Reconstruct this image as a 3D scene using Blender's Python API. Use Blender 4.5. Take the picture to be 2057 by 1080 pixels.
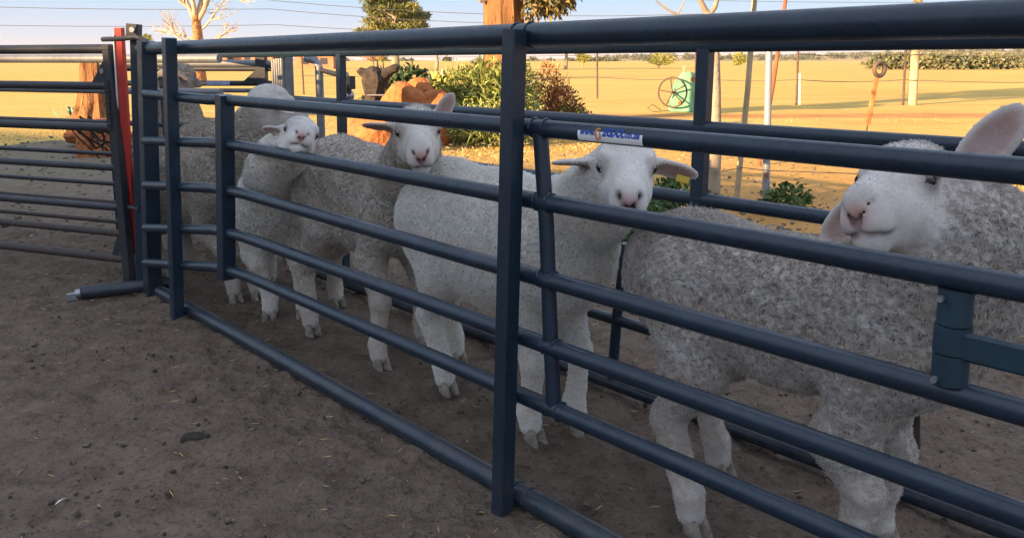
import bpy, math, random
import numpy as np
from mathutils import Vector, Matrix

# ------------------------------------------------------------------ camera, sky, sun, exposure
for _o in list(bpy.data.objects):
    bpy.data.objects.remove(_o)
SC = bpy.context.scene
COL = SC.collection
R = math.radians
SUN_EL, SUN_AZ = R(12.5), (0.78, 0.62)          # horizontal direction the sunlight travels in

cam_d = bpy.data.cameras.new('camera')
cam = bpy.data.objects.new('camera', cam_d); COL.objects.link(cam)
cam.location = (0, 0, 1.0)
PITCH = math.atan((360 - 122) / 1600.0)
cam.rotation_euler = (R(90) - PITCH, 0, 0)
cam_d.sensor_width = 36.0; cam_d.sensor_fit = 'HORIZONTAL'
cam_d.lens = 36.0 * 1600 / 2057
cam_d.shift_y = -(540 - 360) / 2057.0
cam_d.clip_start = 0.05; cam_d.clip_end = 12000
SC.camera = cam

world = bpy.data.worlds.new('World'); SC.world = world; world.use_nodes = True
wn = world.node_tree.nodes; wl = world.node_tree.links
bg = wn['Background']
sky = wn.new('ShaderNodeTexSky'); sky.sky_type = 'NISHITA'; sky.sun_disc = False
sky.sun_elevation = SUN_EL
sky.sun_rotation = math.atan2(-SUN_AZ[0], -SUN_AZ[1])
sky.altitude = 1500; sky.air_density = 1.0; sky.dust_density = 1.6; sky.ozone_density = 1.5
# low-sun sky: the Nishita colour, evened out towards the pale lavender-to-blue dome of the hour
EXPO = 1.9
gm = wn.new('ShaderNodeGamma'); gm.inputs[1].default_value = 0.45
wl.new(sky.outputs[0], gm.inputs[0])
gco = wn.new('ShaderNodeTexCoord'); sepn = wn.new('ShaderNodeSeparateXYZ'); wl.new(gco.outputs['Generated'], sepn.inputs[0])
rampn = wn.new('ShaderNodeValToRGB'); wl.new(sepn.outputs[2], rampn.inputs[0])
els = rampn.color_ramp.elements
stops = [(0.0, (.82, .70, .73)), (.03, (.70, .73, .87)), (.075, (.50, .72, .98)), (.17, (.46, .71, 1.04)), (.40, (.78, .92, 1.18)), (1.0, (.92, 1.03, 1.26))]
while len(els) < len(stops): els.new(.5)
for e_, (p_, c_) in zip(els, stops):
    e_.position = p_; e_.color = (*c_, 1)
scl = wn.new('ShaderNodeVectorMath'); scl.operation = 'SCALE'; wl.new(rampn.outputs[0], scl.inputs[0])
scl.inputs['Scale'].default_value = 1.0 / (2 ** EXPO) / 0.15
mixn = wn.new('ShaderNodeMix'); mixn.data_type = 'RGBA'; mixn.inputs[0].default_value = 0.85
wl.new(gm.outputs[0], mixn.inputs[6]); wl.new(scl.outputs[0], mixn.inputs[7])
wl.new(mixn.outputs[2], bg.inputs[0]); bg.inputs[1].default_value = 0.15

sun_d = bpy.data.lights.new('sun', 'SUN'); sun_d.energy = 5.0; sun_d.angle = R(0.55)
sun_d.color = (1.0, 0.67, 0.35)
sun = bpy.data.objects.new('sun', sun_d); COL.objects.link(sun)
_v = Vector((SUN_AZ[0] * math.cos(SUN_EL), SUN_AZ[1] * math.cos(SUN_EL), -math.sin(SUN_EL)))
sun.rotation_euler = _v.to_track_quat('-Z', 'Y').to_euler()
sun.location = (-20, -16, 8)

SC.view_settings.view_transform = 'Standard'; SC.view_settings.look = 'None'
SC.view_settings.gamma = 1.0; SC.view_settings.use_curve_mapping = False
SC.view_settings.exposure = EXPO
SC.render.engine = 'CYCLES'
SC.cycles.max_bounces = 6; SC.cycles.diffuse_bounces = 3; SC.cycles.glossy_bounces = 3
SC.cycles.use_denoising = True

rng = np.random.default_rng(7); random.seed(7)

# ------------------------------------------------------------------ node helpers
class NT:
    def __init__(s, name, rough=0.8, spec=0.3):
        s.m = bpy.data.materials.new(name); s.m.use_nodes = True
        s.n = s.m.node_tree.nodes; s.l = s.m.node_tree.links
        s.b = s.n['Principled BSDF']; s.b.inputs['Roughness'].default_value = rough
        s.b.inputs['Specular IOR Level'].default_value = spec
        s.tc = None
    def set(s, sock, v):
        i = s.b.inputs[sock]
        if hasattr(v, 'is_output'): s.l.new(v, i)
        else: i.default_value = v
        return s
    def co(s, which='Object'):
        if s.tc is None: s.tc = s.n.new('ShaderNodeTexCoord')
        return s.tc.outputs[which]
    def pos(s):
        return s.n.new('ShaderNodeNewGeometry').outputs['Position']
    def _in(s, i, v):
        if hasattr(v, 'is_output'): s.l.new(v, i)
        elif v is not None: i.default_value = v
    def noise(s, scale, detail=4, rough=0.55, co=None, dist=0.0, out='Fac'):
        t = s.n.new('ShaderNodeTexNoise'); s._in(t.inputs['Vector'], co if co is not None else s.co())
        t.inputs['Scale'].default_value = scale; t.inputs['Detail'].default_value = detail
        t.inputs['Roughness'].default_value = rough; t.inputs['Distortion'].default_value = dist
        return t.outputs[out]
    def voro(s, scale, co=None, feat='F1', out='Distance'):
        t = s.n.new('ShaderNodeTexVoronoi'); t.feature = feat
        s._in(t.inputs['Vector'], co if co is not None else s.co()); t.inputs['Scale'].default_value = scale
        return t.outputs[out]
    def mapping(s, scale, co=None, rot=(0, 0, 0)):
        t = s.n.new('ShaderNodeMapping'); s._in(t.inputs['Vector'], co if co is not None else s.co())
        t.inputs['Scale'].default_value = scale; t.inputs['Rotation'].default_value = rot
        return t.outputs[0]
    def ramp(s, fac, stops):
        t = s.n.new('ShaderNodeValToRGB'); s._in(t.inputs[0], fac)
        e = t.color_ramp.elements
        while len(e) < len(stops): e.new(0.5)
        for k, (p, c) in enumerate(stops):
            e[k].position = p
            e[k].color = (c, c, c, 1) if isinstance(c, (int, float)) else (*c, 1)
        return t.outputs[0]
    def mix(s, f, a, b, mode='MIX'):
        t = s.n.new('ShaderNodeMix'); t.data_type = 'RGBA'; t.blend_type = mode
        s._in(t.inputs[0], f)
        for i, v in ((6, a), (7, b)):
            if hasattr(v, 'is_output'): s.l.new(v, t.inputs[i])
            else: t.inputs[i].default_value = (*v, 1) if len(v) == 3 else v
        return t.outputs[2]
    def math(s, op, a, b=None, c=None):
        t = s.n.new('ShaderNodeMath'); t.operation = op
        for i, v in enumerate((a, b, c)):
            if v is not None: s._in(t.inputs[i], v)
        return t.outputs[0]
    def attr(s, name, out='Fac'):
        t = s.n.new('ShaderNodeAttribute'); t.attribute_name = name
        return t.outputs[out]
    def sep(s, v):
        t = s.n.new('ShaderNodeSeparateXYZ'); s._in(t.inputs[0], v); return t.outputs
    def bump(s, h, strength=0.5, dist=0.01):
        t = s.n.new('ShaderNodeBump'); t.inputs['Strength'].default_value = strength
        t.inputs['Distance'].default_value = dist; s._in(t.inputs['Height'], h)
        s.l.new(t.outputs[0], s.b.inputs['Normal']); return s

M = {}
def simple(name, col, rough=0.8, spec=0.3, vary=0.25, scale=6, bump=0.0, bscale=40, metal=0.0, bdist=0.004):
    t = NT(name, rough, spec)
    c2 = tuple(x * (1 - vary) for x in col); c3 = tuple(min(1, x * (1 + vary)) for x in col)
    t.set('Base Color', t.ramp(t.noise(scale, 5, 0.6), [(0.3, c2), (0.5, col), (0.72, c3)]))
    t.b.inputs['Metallic'].default_value = metal
    if bump: t.bump(t.noise(bscale, 4), bump, bdist)
    M[name] = t.m
    return t.m

# ------------------------------------------------------------------ mesh helpers
def mesh_from(name, V, F, mats, smooth=True, attrs=None, fmat=None):
    """V (n,3), F (m,k) array or list of faces."""
    me = bpy.data.meshes.new(name)
    V = np.asarray(V, dtype=np.float32)
    if isinstance(F, np.ndarray):
        m, k = F.shape
        me.vertices.add(len(V)); me.vertices.foreach_set('co', V.ravel())
        me.loops.add(m * k); me.loops.foreach_set('vertex_index', F.astype(np.int32).ravel())
        me.polygons.add(m)
        me.polygons.foreach_set('loop_start', np.arange(0, m * k, k, dtype=np.int32))
        try: me.polygons.foreach_set('loop_total', np.full(m, k, dtype=np.int32))
        except Exception: pass
        me.update(calc_edges=True)
    else:
        me.from_pydata([tuple(v) for v in V], [], F)
    for mm in (mats if isinstance(mats, (list, tuple)) else [mats]):
        me.materials.append(mm)
    if smooth:
        me.polygons.foreach_set('use_smooth', np.ones(len(me.polygons), dtype=bool))
    if fmat is not None:
        me.polygons.foreach_set('material_index', np.asarray(fmat, dtype=np.int32))
    if attrs:
        for an, av in attrs.items():
            a = me.attributes.new(an, 'FLOAT', 'POINT'); a.data.foreach_set('value', np.asarray(av, dtype=np.float32))
    me.validate()
    return me

def link(name, data, parent=None, loc=None):
    o = bpy.data.objects.new(name, data); COL.objects.link(o)
    if parent is not None: o.parent = parent
    if loc is not None: o.location = loc
    return o

def tag(o, label=None, cat=None, group=None, kind=None):
    if label: o['label'] = label
    if cat: o['category'] = cat
    if group: o['group'] = group
    if kind: o['kind'] = kind
    return o

def thing(name, label, cat, loc=(0, 0, 0), group=None):
    o = bpy.data.objects.new(name, None); COL.objects.link(o); o.location = loc
    o.empty_display_size = 0.1
    return tag(o, label, cat, group)

class MB:
    """collects tubes, boxes, lofts into one mesh (world coordinates; build() rebases on the parent)"""
    def __init__(s): s.V = []; s.F = []; s.n = 0; s.flat = []
    def add(s, V, F):
        s.V.append(np.asarray(V, dtype=float)); s.F += [tuple(i + s.n for i in f) for f in F]; s.n += len(V); return s
    def tube(s, pts, rad, sides=14, cap=True, squash=None):
        P = [np.array(p, dtype=float) for p in pts]
        if not hasattr(rad, '__len__'): rad = [rad] * len(P)
        T = []
        for i in range(len(P)):
            a = P[max(0, i - 1)]; b = P[min(len(P) - 1, i + 1)]; t = b - a; T.append(t / (np.linalg.norm(t) + 1e-12))
        up = np.array([0, 0, 1.0]) if abs(T[0][2]) < 0.9 else np.array([1.0, 0, 0])
        u = np.cross(T[0], up); u /= np.linalg.norm(u)
        V = []; F = []
        for i in range(len(P)):
            u = u - T[i] * np.dot(u, T[i]); u /= np.linalg.norm(u); w = np.cross(T[i], u)
            for k in range(sides):
                a = 2 * math.pi * k / sides
                V.append(P[i] + rad[i] * (math.cos(a) * u + math.sin(a) * w))
        for i in range(len(P) - 1):
            for k in range(sides):
                k2 = (k + 1) % sides
                F.append((i * sides + k, i * sides + k2, (i + 1) * sides + k2, (i + 1) * sides + k))
        if cap:
            F.append(tuple(range(sides))[::-1]); F.append(tuple((len(P) - 1) * sides + k for k in range(sides)))
        return s.add(V, F)
    def beam(s, p0, p1, wx, wy, side=(1, 0, 0), bev=0.003):
        """rectangular bar from p0 to p1; wx wide along 'side'; chamfered edges"""
        p0 = np.array(p0, float); p1 = np.array(p1, float); t = p1 - p0; t /= np.linalg.norm(t)
        u = np.array(side, float); u -= t * np.dot(u, t); u /= np.linalg.norm(u); w = np.cross(t, u)
        a, b, e = wx / 2, wy / 2, min(bev, wx / 3, wy / 3)
        sec = [(-a + e, -b), (a - e, -b), (a, -b + e), (a, b - e), (a - e, b), (-a + e, b), (-a, b - e), (-a, -b + e)]
        V = [p + x * u + y * w for p in (p0, p1) for x, y in sec]
        F = [(k, (k + 1) % 8, 8 + (k + 1) % 8, 8 + k) for k in range(8)] + [tuple(range(8))[::-1], tuple(range(8, 16))]
        return s.add(V, F)
    def build(s, name, mat, parent=None, smooth=True, sharp=35):
        V = np.concatenate(s.V)
        if parent is not None:
            w = parent; off = np.zeros(3)
            while w is not None: off = off + np.array(w.location); w = w.parent
        else:
            off = np.array([(V[:, 0].min() + V[:, 0].max()) / 2, (V[:, 1].min() + V[:, 1].max()) / 2, V[:, 2].min()])
        me = mesh_from(name, V - off, s.F, mat, smooth)
        if smooth:
            try: me.set_sharp_from_angle(angle=R(sharp))
            except Exception: pass
        o = link(name, me, parent)
        if parent is None: o.location = off
        return o

# pen frame: s along the race (towards the right of the picture), t across it (away from the camera), z up
A0 = np.array([-1.39337, 3.17688, 0.0]); DV = np.array([0.68733, -0.72634, 0.0]); NV = np.array([0.72634, 0.68733, 0.0])
Z3 = np.array([0, 0, 1.0])
def W(s, t, z): return A0 + DV * s + NV * t + Z3 * z

def rough_ball(r, sub=2, amp=0.25, seed=0, squash=(1, 1, 1), freq=2.0):
    import bmesh
    bm = bmesh.new(); bmesh.ops.create_icosphere(bm, subdivisions=sub, radius=1.0)
    V = np.array([v.co[:] for v in bm.verts]); F = [tuple(v.index for v in f.verts) for f in bm.faces]; bm.free()
    g = np.random.default_rng(seed); k = g.normal(size=(14, 3)) * freq; ph = g.uniform(0, 6.28, 14)
    nz = np.sin(V @ k.T + ph).sum(1) / 4.0
    V = V * (1 + amp * nz[:, None]) * np.array(squash) * r
    return V, F

def sines(P, freq, n, seed):
    g = np.random.default_rng(seed); k = g.normal(size=(n, P.shape[1])); k /= np.linalg.norm(k, axis=1)[:, None]
    k *= freq * g.uniform(0.6, 1.5, n)[:, None]; ph = g.uniform(0, 6.283, n)
    out = np.zeros(len(P))
    for a, b in zip(k, ph): out += np.sin(P @ a + b)
    return out / math.sqrt(n / 2.0)
# ------------------------------------------------------------------ setting: ground, yard soil, hill, unseen shed added to shade the yard
def ground_material(name, field):
    t = NT(name, 0.95, 0.15)
    p = t.pos(); x, y, z = t.sep(p)[:3]
    if field:
        big = t.noise(.05, 5, .6, co=p); mid = t.noise(.35, 6, .65, co=t.mapping((.35, 1.6, 1), co=p)); fine = t.noise(5, 6, .7, co=t.mapping((.5, 1.2, 1), co=p))
        grass = t.ramp(mid, [(.28, (.50, .31, .07)), (.48, (.64, .43, .115)), (.72, (.71, .52, .17))])
        grass = t.mix(t.ramp(fine, [(.35, .3), (.6, 0)]), grass, (.34, .21, .06))
        soil = t.ramp(t.noise(1.6, 6, .65, co=p), [(.3, (.40, .18, .055)), (.6, (.52, .26, .09)), (.8, (.60, .36, .14))])
        # bare red soil: a worn strip in front of the wire fence and patches near the pen
        a = t.math('MULTIPLY', t.math('SUBTRACT', y, t.math('ADD', 14.2, t.math('MULTIPLY', t.noise(.3, 3, co=p), 2.2))), .55)
        strip = t.math('MULTIPLY', t.ramp(t.math('ADD', a, .5), [(.0, 0.0), (.25, 1.0), (.75, 1.0), (1.0, 0.0)]), t.ramp(x, [(0.0, 0), (.9, 1)]))
        patch = t.ramp(t.noise(.45, 4, .6, co=p), [(.5, 0), (.62, .75)])
        nearm = t.ramp(t.math('DIVIDE', y, 60), [(.12, .9), (.2, .55), (.36, 0.0)])
        nearr = t.math('MULTIPLY', t.ramp(t.math('DIVIDE', y, 20), [(.30, 1.0), (.55, 0.0)]), t.ramp(t.math('ADD', t.math('DIVIDE', x, 10), .5), [(.35, 0), (.5, .85)]))
        m = t.math('MAXIMUM', t.math('MAXIMUM', strip, nearr), t.math('MULTIPLY', patch, nearm))
        c = t.mix(m, grass, soil)
        c = t.mix(t.ramp(big, [(.4, 0), (.7, .35)]), c, (.44, .29, .11))
        t.set('Base Color', c); t.bump(t.noise(9, 5, .7, co=p), .6, .05)
    else:
        n1 = t.noise(1.3, 6, .6, co=p); n2 = t.noise(9, 6, .65, co=p); n3 = t.noise(60, 4, .7, co=p); v = t.voro(26, co=p)
        c = t.ramp(n2, [(.28, (.085, .061, .046)), (.5, (.168, .125, .097)), (.75, (.235, .18, .14))])
        c = t.mix(t.ramp(n1, [(.35, 0), (.7, .5)]), c, (.205, .150, .108))
        c = t.mix(t.ramp(n3, [(.32, .75), (.46, 0)]), c, (.05, .038, .03))
        c = t.mix(t.math('MULTIPLY', t.ramp(t.noise(28, 5, .75, co=t.mapping((1, 1.7, 1), co=p)), [(.60, 0), (.67, .7)]), t.ramp(n1, [(.4, .25), (.6, 1)])), c, (.058, .045, .037))
        c = t.mix(t.ramp(t.noise(130, 2, .6, co=p), [(.62, 0), (.74, .5)]), c, (.34, .29, .235))
        olive = t.ramp(t.noise(2.2, 4, co=p), [(.55, 0), (.7, .45)])
        far_m = t.ramp(t.math('DIVIDE', y, 20), [(.22, 0), (.36, 1)])
        c = t.mix(t.math('MULTIPLY', far_m, .6), c, (.24, .21, .15))
        c = t.mix(t.math('MULTIPLY', far_m, olive), c, (.17, .19, .09))
        t.set('Base Color', c)
        h = t.math('ADD', t.math('MULTIPLY', n3, .5), t.math('ADD', n2, t.math('MULTIPLY', v, .5)))
        t.bump(h, 1.0, .028)
    M[name] = t.m
    return t.m
ground_material('dry_field', True); ground_material('yard_soil', False)

fv = [(-7000, -300, -.05), (7000, -300, -.05), (7000, 9000, -.05), (-7000, 9000, -.05)]
tag(link('field', mesh_from('field', fv, [(0, 1, 2, 3)], M['dry_field'], False)), kind='structure')

def yard():
    # fine grid near the camera, coarser outwards; edge ragged and sunk under the field sheet
    xs = np.concatenate([np.arange(-14, -3.2, .2), np.arange(-3.2, 2.4, .022), np.arange(2.4, 9.1, .2)])
    ys = np.concatenate([np.arange(-7, .7, .25), np.arange(.7, 4.8, .022), np.arange(4.8, 15.5, .2)])
    X, Y = np.meshgrid(xs, ys, indexing='ij'); P = np.stack([X.ravel(), Y.ravel()], 1)
    z = .0045 * sines(P, 9, 24, 1) + .0045 * sines(P, 24, 30, 2) + .0035 * sines(P, 60, 40, 3)
    g = np.random.default_rng(5)
    for _ in range(520):                                           # hoof prints
        c = np.array([g.uniform(-2.8, 2.2), g.uniform(1.0, 4.6)]); d2 = ((P - c) ** 2).sum(1) / (.03 ** 2)
        k = d2 < 9; z[k] += -.010 * np.exp(-d2[k]) + .0045 * np.exp(-(np.sqrt(d2[k]) - 1.5) ** 2 * 3)
    # ragged outline of the trodden ground
    px = P[:, 0]; line = np.interp(px, [-14, -6, -4, -2.2, .2, 2, 4, 9], [12.5, 10.2, 12.5, 8.0, 5.4, 5.0, 4.7, 4.2])
    e = (P[:, 1] - line - .5 * sines(P, 1.2, 12, 9) - .25 * sines(P, 4, 16, 10))
    z -= np.clip((e + .5) * .1, 0, .3)
    n, m = len(xs), len(ys); idx = np.arange(n * m).reshape(n, m)
    F = np.stack([idx[:-1, :-1], idx[1:, :-1], idx[1:, 1:], idx[:-1, 1:]], -1).reshape(-1, 4)
    V = np.column_stack([P, z])
    keep = (e[F].min(1) < 1.2); F = F[keep]
    tag(link('ground', mesh_from('ground', V, F, M['yard_soil'])), kind='structure')
yard()

# low ridge along the horizon towards the right, fading to nothing on the left
def hills():
    t = NT('hill_veld', .95, .1); p = t.pos()
    t.set('Base Color', t.ramp(t.noise(.012, 5, .6, co=t.mapping((1, .2, 3), co=p)), [(.35, (.20, .15, .09)), (.5, (.40, .29, .15)), (.7, (.46, .35, .2))])); M['hill_veld'] = t.m
    xs = np.linspace(-2600, 3600, 120); V = []; F = []
    for i, x in enumerate(xs):
        h = 3 + 26 / (1 + math.exp(-(x - 900) / 260.0)) + 3 * math.sin(x * .006) + 2 * math.sin(x * .017 + 1)
        for j, (yy, k) in enumerate(((1500, -.06), (1700, .35), (1950, .75), (2250, 1.0), (2800, 1.15))):
            V.append((x, yy + 40 * math.sin(x * .004), h * k - (.2 if j == 0 else 0)))
    for i in range(len(xs) - 1):
        for j in range(4): F.append((i * 5 + j, (i + 1) * 5 + j, (i + 1) * 5 + j + 1, i * 5 + j + 1))
    tag(link('hills', mesh_from('hills', V, F, M['hill_veld'])), kind='structure')
hills()

# ---- unseen shed added behind the camera, shaped to throw the yard's shade
simple('shade_shed_iron', (.34, .35, .36), .5, .4, vary=.15, scale=2, metal=.3)
simple('shade_shed_wall', (.42, .36, .30), .9, vary=.15, scale=2)
def shade_shed():
    EH = 6.0; off = EH / math.tan(SUN_EL); ox, oy = SUN_AZ[0] * off / math.hypot(*SUN_AZ), SUN_AZ[1] * off / math.hypot(*SUN_AZ)
    # ground line of the shade edge, thrown back along the sunlight to the eave
    e0 = np.array([-22.0, 19.5]); e1 = np.array([9.0, 3.0])
    a = np.array([e0[0] - ox, e0[1] - oy, 0]); b = np.array([e1[0] - ox, e1[1] - oy, 0])
    d = (b - a) / np.linalg.norm(b - a); q = np.array([d[1], -d[0], 0])          # away from the camera
    root = thing('shade_shed', 'unseen long iron shed added behind the camera to shade the sheep yard', 'shade_shed', tuple(a))
    w = MB()
    for i, (u0, u1, x0, x1) in enumerate(((0, 1, .5, .7), (0, 1, 9.3, 9.5))):
        c0 = a + q * (x0 + x1) / 2; c1 = b + q * (x0 + x1) / 2
        w.beam(c0 + Z3 * EH / 2, c1 + Z3 * EH / 2, .2, EH, side=tuple(q))
    for e in (a + d * .3, b - d * .3):
        w.beam(e + q * .72 + Z3 * EH / 2, e + q * 9.28 + Z3 * EH / 2, .2, EH, side=tuple(d))
    w.build('wall', M['shade_shed_wall'], root, smooth=False)
    r = MB(); L = np.linalg.norm(b - a); n = 160; ridge = EH + .55
    V = []; F = []
    for i in range(n + 1):
        p = a + d * (L * i / n); z = .018 * (-1) ** i
        V += [p + Z3 * (EH + z), p + q * 5 + Z3 * (ridge + z), p + q * 10 + Z3 * (EH + z)]
    for i in range(n):
        for j in range(2): F.append((i * 3 + j, (i + 1) * 3 + j, (i + 1) * 3 + j + 1, i * 3 + j + 1))
    r.add(V, F); r.build('roof', M['shade_shed_iron'], root, smooth=False)
shade_shed()

# ------------------------------------------------------------------ pipes, panels and gates of the pen
def paint(name, base, rough=.42, chips=.25):
    t = NT(name, rough, .5)
    n = t.noise(14, 5, .65); n2 = t.noise(90, 3, .6)
    c = t.ramp(n, [(.3, tuple(x * .75 for x in base)), (.6, base), (.8, tuple(x * 1.35 for x in base))])
    c = t.mix(t.ramp(t.noise(38, 6, .7), [(.69, 0), (.74, chips)]), c, (.10, .075, .06))
    up = t.sep(t.n.new('ShaderNodeNewGeometry').outputs['Normal'])[2]
    dust = t.math('MULTIPLY', t.ramp(up, [(.35, 0), (.95, .22)]), t.ramp(n, [(.35, .2), (.65, 1)]))
    c = t.mix(dust, c, (.10, .10, .10))
    zz = t.sep(t.pos())[2]
    c = t.mix(t.math('MULTIPLY', t.ramp(zz, [(.03, .32), (.16, 0)]), t.ramp(t.noise(22, 5, .7), [(.42, 0), (.62, 1)])), c, (.10, .078, .062))
    t.set('Base Color', c); t.set('Roughness', t.ramp(n2, [(.3, rough - .08), (.7, rough + .14)]))
    t.bump(n2, .08, .002)
    M[name] = t.m
    return t.m
paint('panel_paint', (.014, .031, .053), .33); paint('gate_paint', (.013, .029, .051), .33); paint('teal_paint', (.012, .038, .060), .5)
paint('old_paint', (.030, .032, .040), .5, .6); paint('rusty_paint', (.055, .040, .036), .65, .8)
paint('red_paint', (.50, .035, .022), .5, .15)
simple('galv_and_sunlit', (.20, .205, .22), .5, .5, vary=.2, scale=30, metal=.2)
simple('bolt_steel', (.35, .36, .38), .4, .5, vary=.2, scale=40, metal=.7)
simple('white_paint', (.75, .75, .73), .6, vary=.08)
simple('sticker_white', (.80, .82, .84), .5, vary=.04); simple('sticker_blue', (.35, .42, .66), .5, vary=.3, scale=60); simple('ink_blue', (.02, .07, .38), .5, vary=.05); simple('ink_orange', (.62, .25, .10), .5, vary=.1)

def rail(parent, p0, p1, r, mat, name='rail', mid=None, sides=16):
    m = MB(); pts = [p0] + (mid or []) + [p1]; m.tube(pts, r, sides); return m.build(name, M[mat], parent)

def post(parent, p0, p1, wx, wy, mat, name='post', side=tuple(DV)):
    m = MB(); m.beam(p0, p1, wx, wy, side); return m.build(name, M[mat], parent)

# near panel: frame standing on its bottom pipe
np_ = thing('race_fence', 'dark blue pipe fence in front of the sheep, thick top pipe and ground pipe', 'fence', tuple(W(1.0, 0, 0)), 'pipe fences of the sheep race')
rail(np_, W(-.19, 0, 1.048), W(4.6, 0, 1.056), .025, 'panel_paint', 'top_rail')
rail(np_, W(-.155, 0, .027), W(4.6, 0, .03), .025, 'panel_paint', 'bottom_rail')
post(np_, W(-.235, -.005, -.01), W(-.105, -.005, 1.078), .058, .06, 'panel_paint')
post(np_, W(.165, -.052, -.01), W(.262, -.052, 1.082), .042, .042, 'panel_paint')
post(np_, W(2.045, -.047, .0), W(2.085, -.047, 1.062), .036, .040, 'panel_paint')
post(np_, W(3.95, -.047, .0), W(3.95, -.047, 1.062), .036, .040, 'panel_paint')

# the gate leaf hung in the panel: five rails, angled end, upright in the middle
ng = thing('race_gate', 'dark blue five-rail pipe gate in front of the sheep, carrying a web address sticker', 'gate', tuple(W(1.0, 0, .2)))
for zl, z0, z1, zr in ((.869, .867, .862, .857), (.677, .716, .709, .704), (.491, .554, .545, .538), (.306, .402, .401, .400), (.150, .265, .265, .264)):
    sl = -.07 - (.869 - zl) * .18
    rail(ng, W(sl, -.035, zl), W(4.55, 0, zr), .0185, 'gate_paint', 'rail', [W(.50, -.022, z0 - .002), W(.60, -.008, z0), W(.72, 0, z0), W(2.0, 0, z1)])
post(ng, W(.555, -.012, .232), W(.620, -.012, .885), .05, .05, 'gate_paint', 'upright')
m = MB(); m.tube([W(2.158, .0, .262), W(2.14, .004, .45), W(2.128, .004, .66), W(2.118, .0, .80), W(2.112, 0, .855)], .0165, 14); m.build('upright', M['gate_paint'], ng)
post(ng, W(4.5, 0, .25), W(4.5, 0, .87), .05, .05, 'gate_paint', 'upright')
# hinge sleeve between the second and third rails, with the flat arm running off to the right
m = MB(); cx = 2.916
m.tube([W(cx, -.002, .557), W(cx, -.002, .600)], .0235, 20).tube([W(cx, -.002, .602), W(cx, -.002, .640)], .0245, 20).tube([W(cx, -.002, .642), W(cx, -.002, .690)], .0225, 20)
m.build('hinge_sleeve', M['teal_paint'], ng)
m = MB(); m.beam(W(cx + .018, -.012, .616), W(3.6, -.012, .616), .012, .040, side=tuple(NV), bev=.004); m.build('hinge_arm', M['teal_paint'], ng)

def weld(parent, c, axis, r, mat, seed):
    g = np.random.default_rng(seed); a = np.array(axis, float); a /= np.linalg.norm(a); u = np.cross(a, (0, 0, 1.0)); u /= np.linalg.norm(u); w = np.cross(a, u)
    pts = [np.array(c) + (r + .0015) * (math.cos(t_) * u + math.sin(t_) * w) + a * .0012 * g.normal() for t_ in np.linspace(0, 2 * math.pi, 19)]
    m = MB(); m.tube(pts, list(.0024 + .0007 * g.normal(size=19)), 6, cap=False); return m.build('weld', M[mat], parent)
k_ = 0
for z0 in (.862, .709, .545, .401, .265):
    for s_, t_ in ((.617, -.004), (2.112 + .045 * (.862 - z0) / .6 + .017, .002), (2.112 + .045 * (.862 - z0) / .6 - .017, .002)):
        weld(ng, W(s_, t_, z0), DV, .0182, 'gate_paint', k_); k_ += 1
for z_, r_ in ((1.052, .0245), (.0285, .0245)):
    for s_ in (2.045, 2.085, 3.93): weld(np_, W(s_, 0, z_), DV, r_, 'panel_paint', k_); k_ += 1
for z_ in (.565, .68):
    m = MB(); m.tube([W(2.905, -.024, z_), W(2.905, -.033, z_)], .0045, 8); m.build('bolt', M['bolt_steel'], ng)

# web address sticker wrapped on the front of the gate's top rail
def text_mesh(body, size, mat, italic=.0, bold=.0):
    c = bpy.data.curves.new('lettering', 'FONT'); c.body = body; c.size = size; c.shear = italic; c.offset = bold * 1.8
    c.extrude = .0; c.resolution_u = 3
    o = bpy.data.objects.new('tmp', c); COL.objects.link(o)
    dg = bpy.context.evaluated_depsgraph_get(); me = bpy.data.meshes.new_from_object(o.evaluated_get(dg))
    bpy.data.objects.remove(o); bpy.data.curves.remove(c)
    me.materials.clear(); me.materials.append(mat)
    return me
def wrap(s0, x, y, r, zc):
    """x along the rail, y round the rail from its camera side; returns a point at radius r"""
    a = y / .0187
    return W(s0 + x, -r * math.cos(a), zc + r * math.sin(a))
def sticker():
    s0, s1, zc = 2.232, 2.388, .8595; L = s1 - s0; V = []; F = []; n = 7
    for x in (0, L * .25, L * .5, L * .75, L):
        for k in range(n): V.append(wrap(s0, x, -.0125 + .029 * k / (n - 1), .0190, zc))
    for i in range(4):
        for k in range(n - 1): F.append((i * n + k, (i + 1) * n + k, (i + 1) * n + k + 1, i * n + k + 1))
    off = np.array(ng.location)
    st = link('sticker', mesh_from('sticker', np.array(V) - off, F, M['sticker_white']), ng)
    st['label'] = 'white sticker with a blue web address and an orange emblem'
    for body, x, size, it, bo in (('www.', .006, .0165, .25, .0003), ('EGAR', .062, .0200, .25, .0006), ('.co.za', .112, .0165, .25, .0003)):
        me = text_mesh(body, size, M['ink_blue'], it, bo)
        for v in me.vertices:
            v.co = Vector(wrap(s0, x + v.co.x, .0005 + v.co.y, .0205, zc) - off)
        link('lettering', me, st)
    ring = [(.000, .010), (.005, .013), (.010, .012), (.011, .005), (.014, .000), (.013, -.009), (.008, -.006), (.006, -.011), (.001, -.009), (.000, -.003), (-.004, .002)]
    pts = [wrap(s0, .046 + x, y + .002, .0206, zc) - off for x, y in ring]; c = np.mean(pts, 0)
    link('emblem', mesh_from('emblem', [c] + pts, [(0, k + 1, (k + 1) % len(pts) + 1) for k in range(len(pts))], M['ink_orange'], False), st)
sticker()

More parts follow.
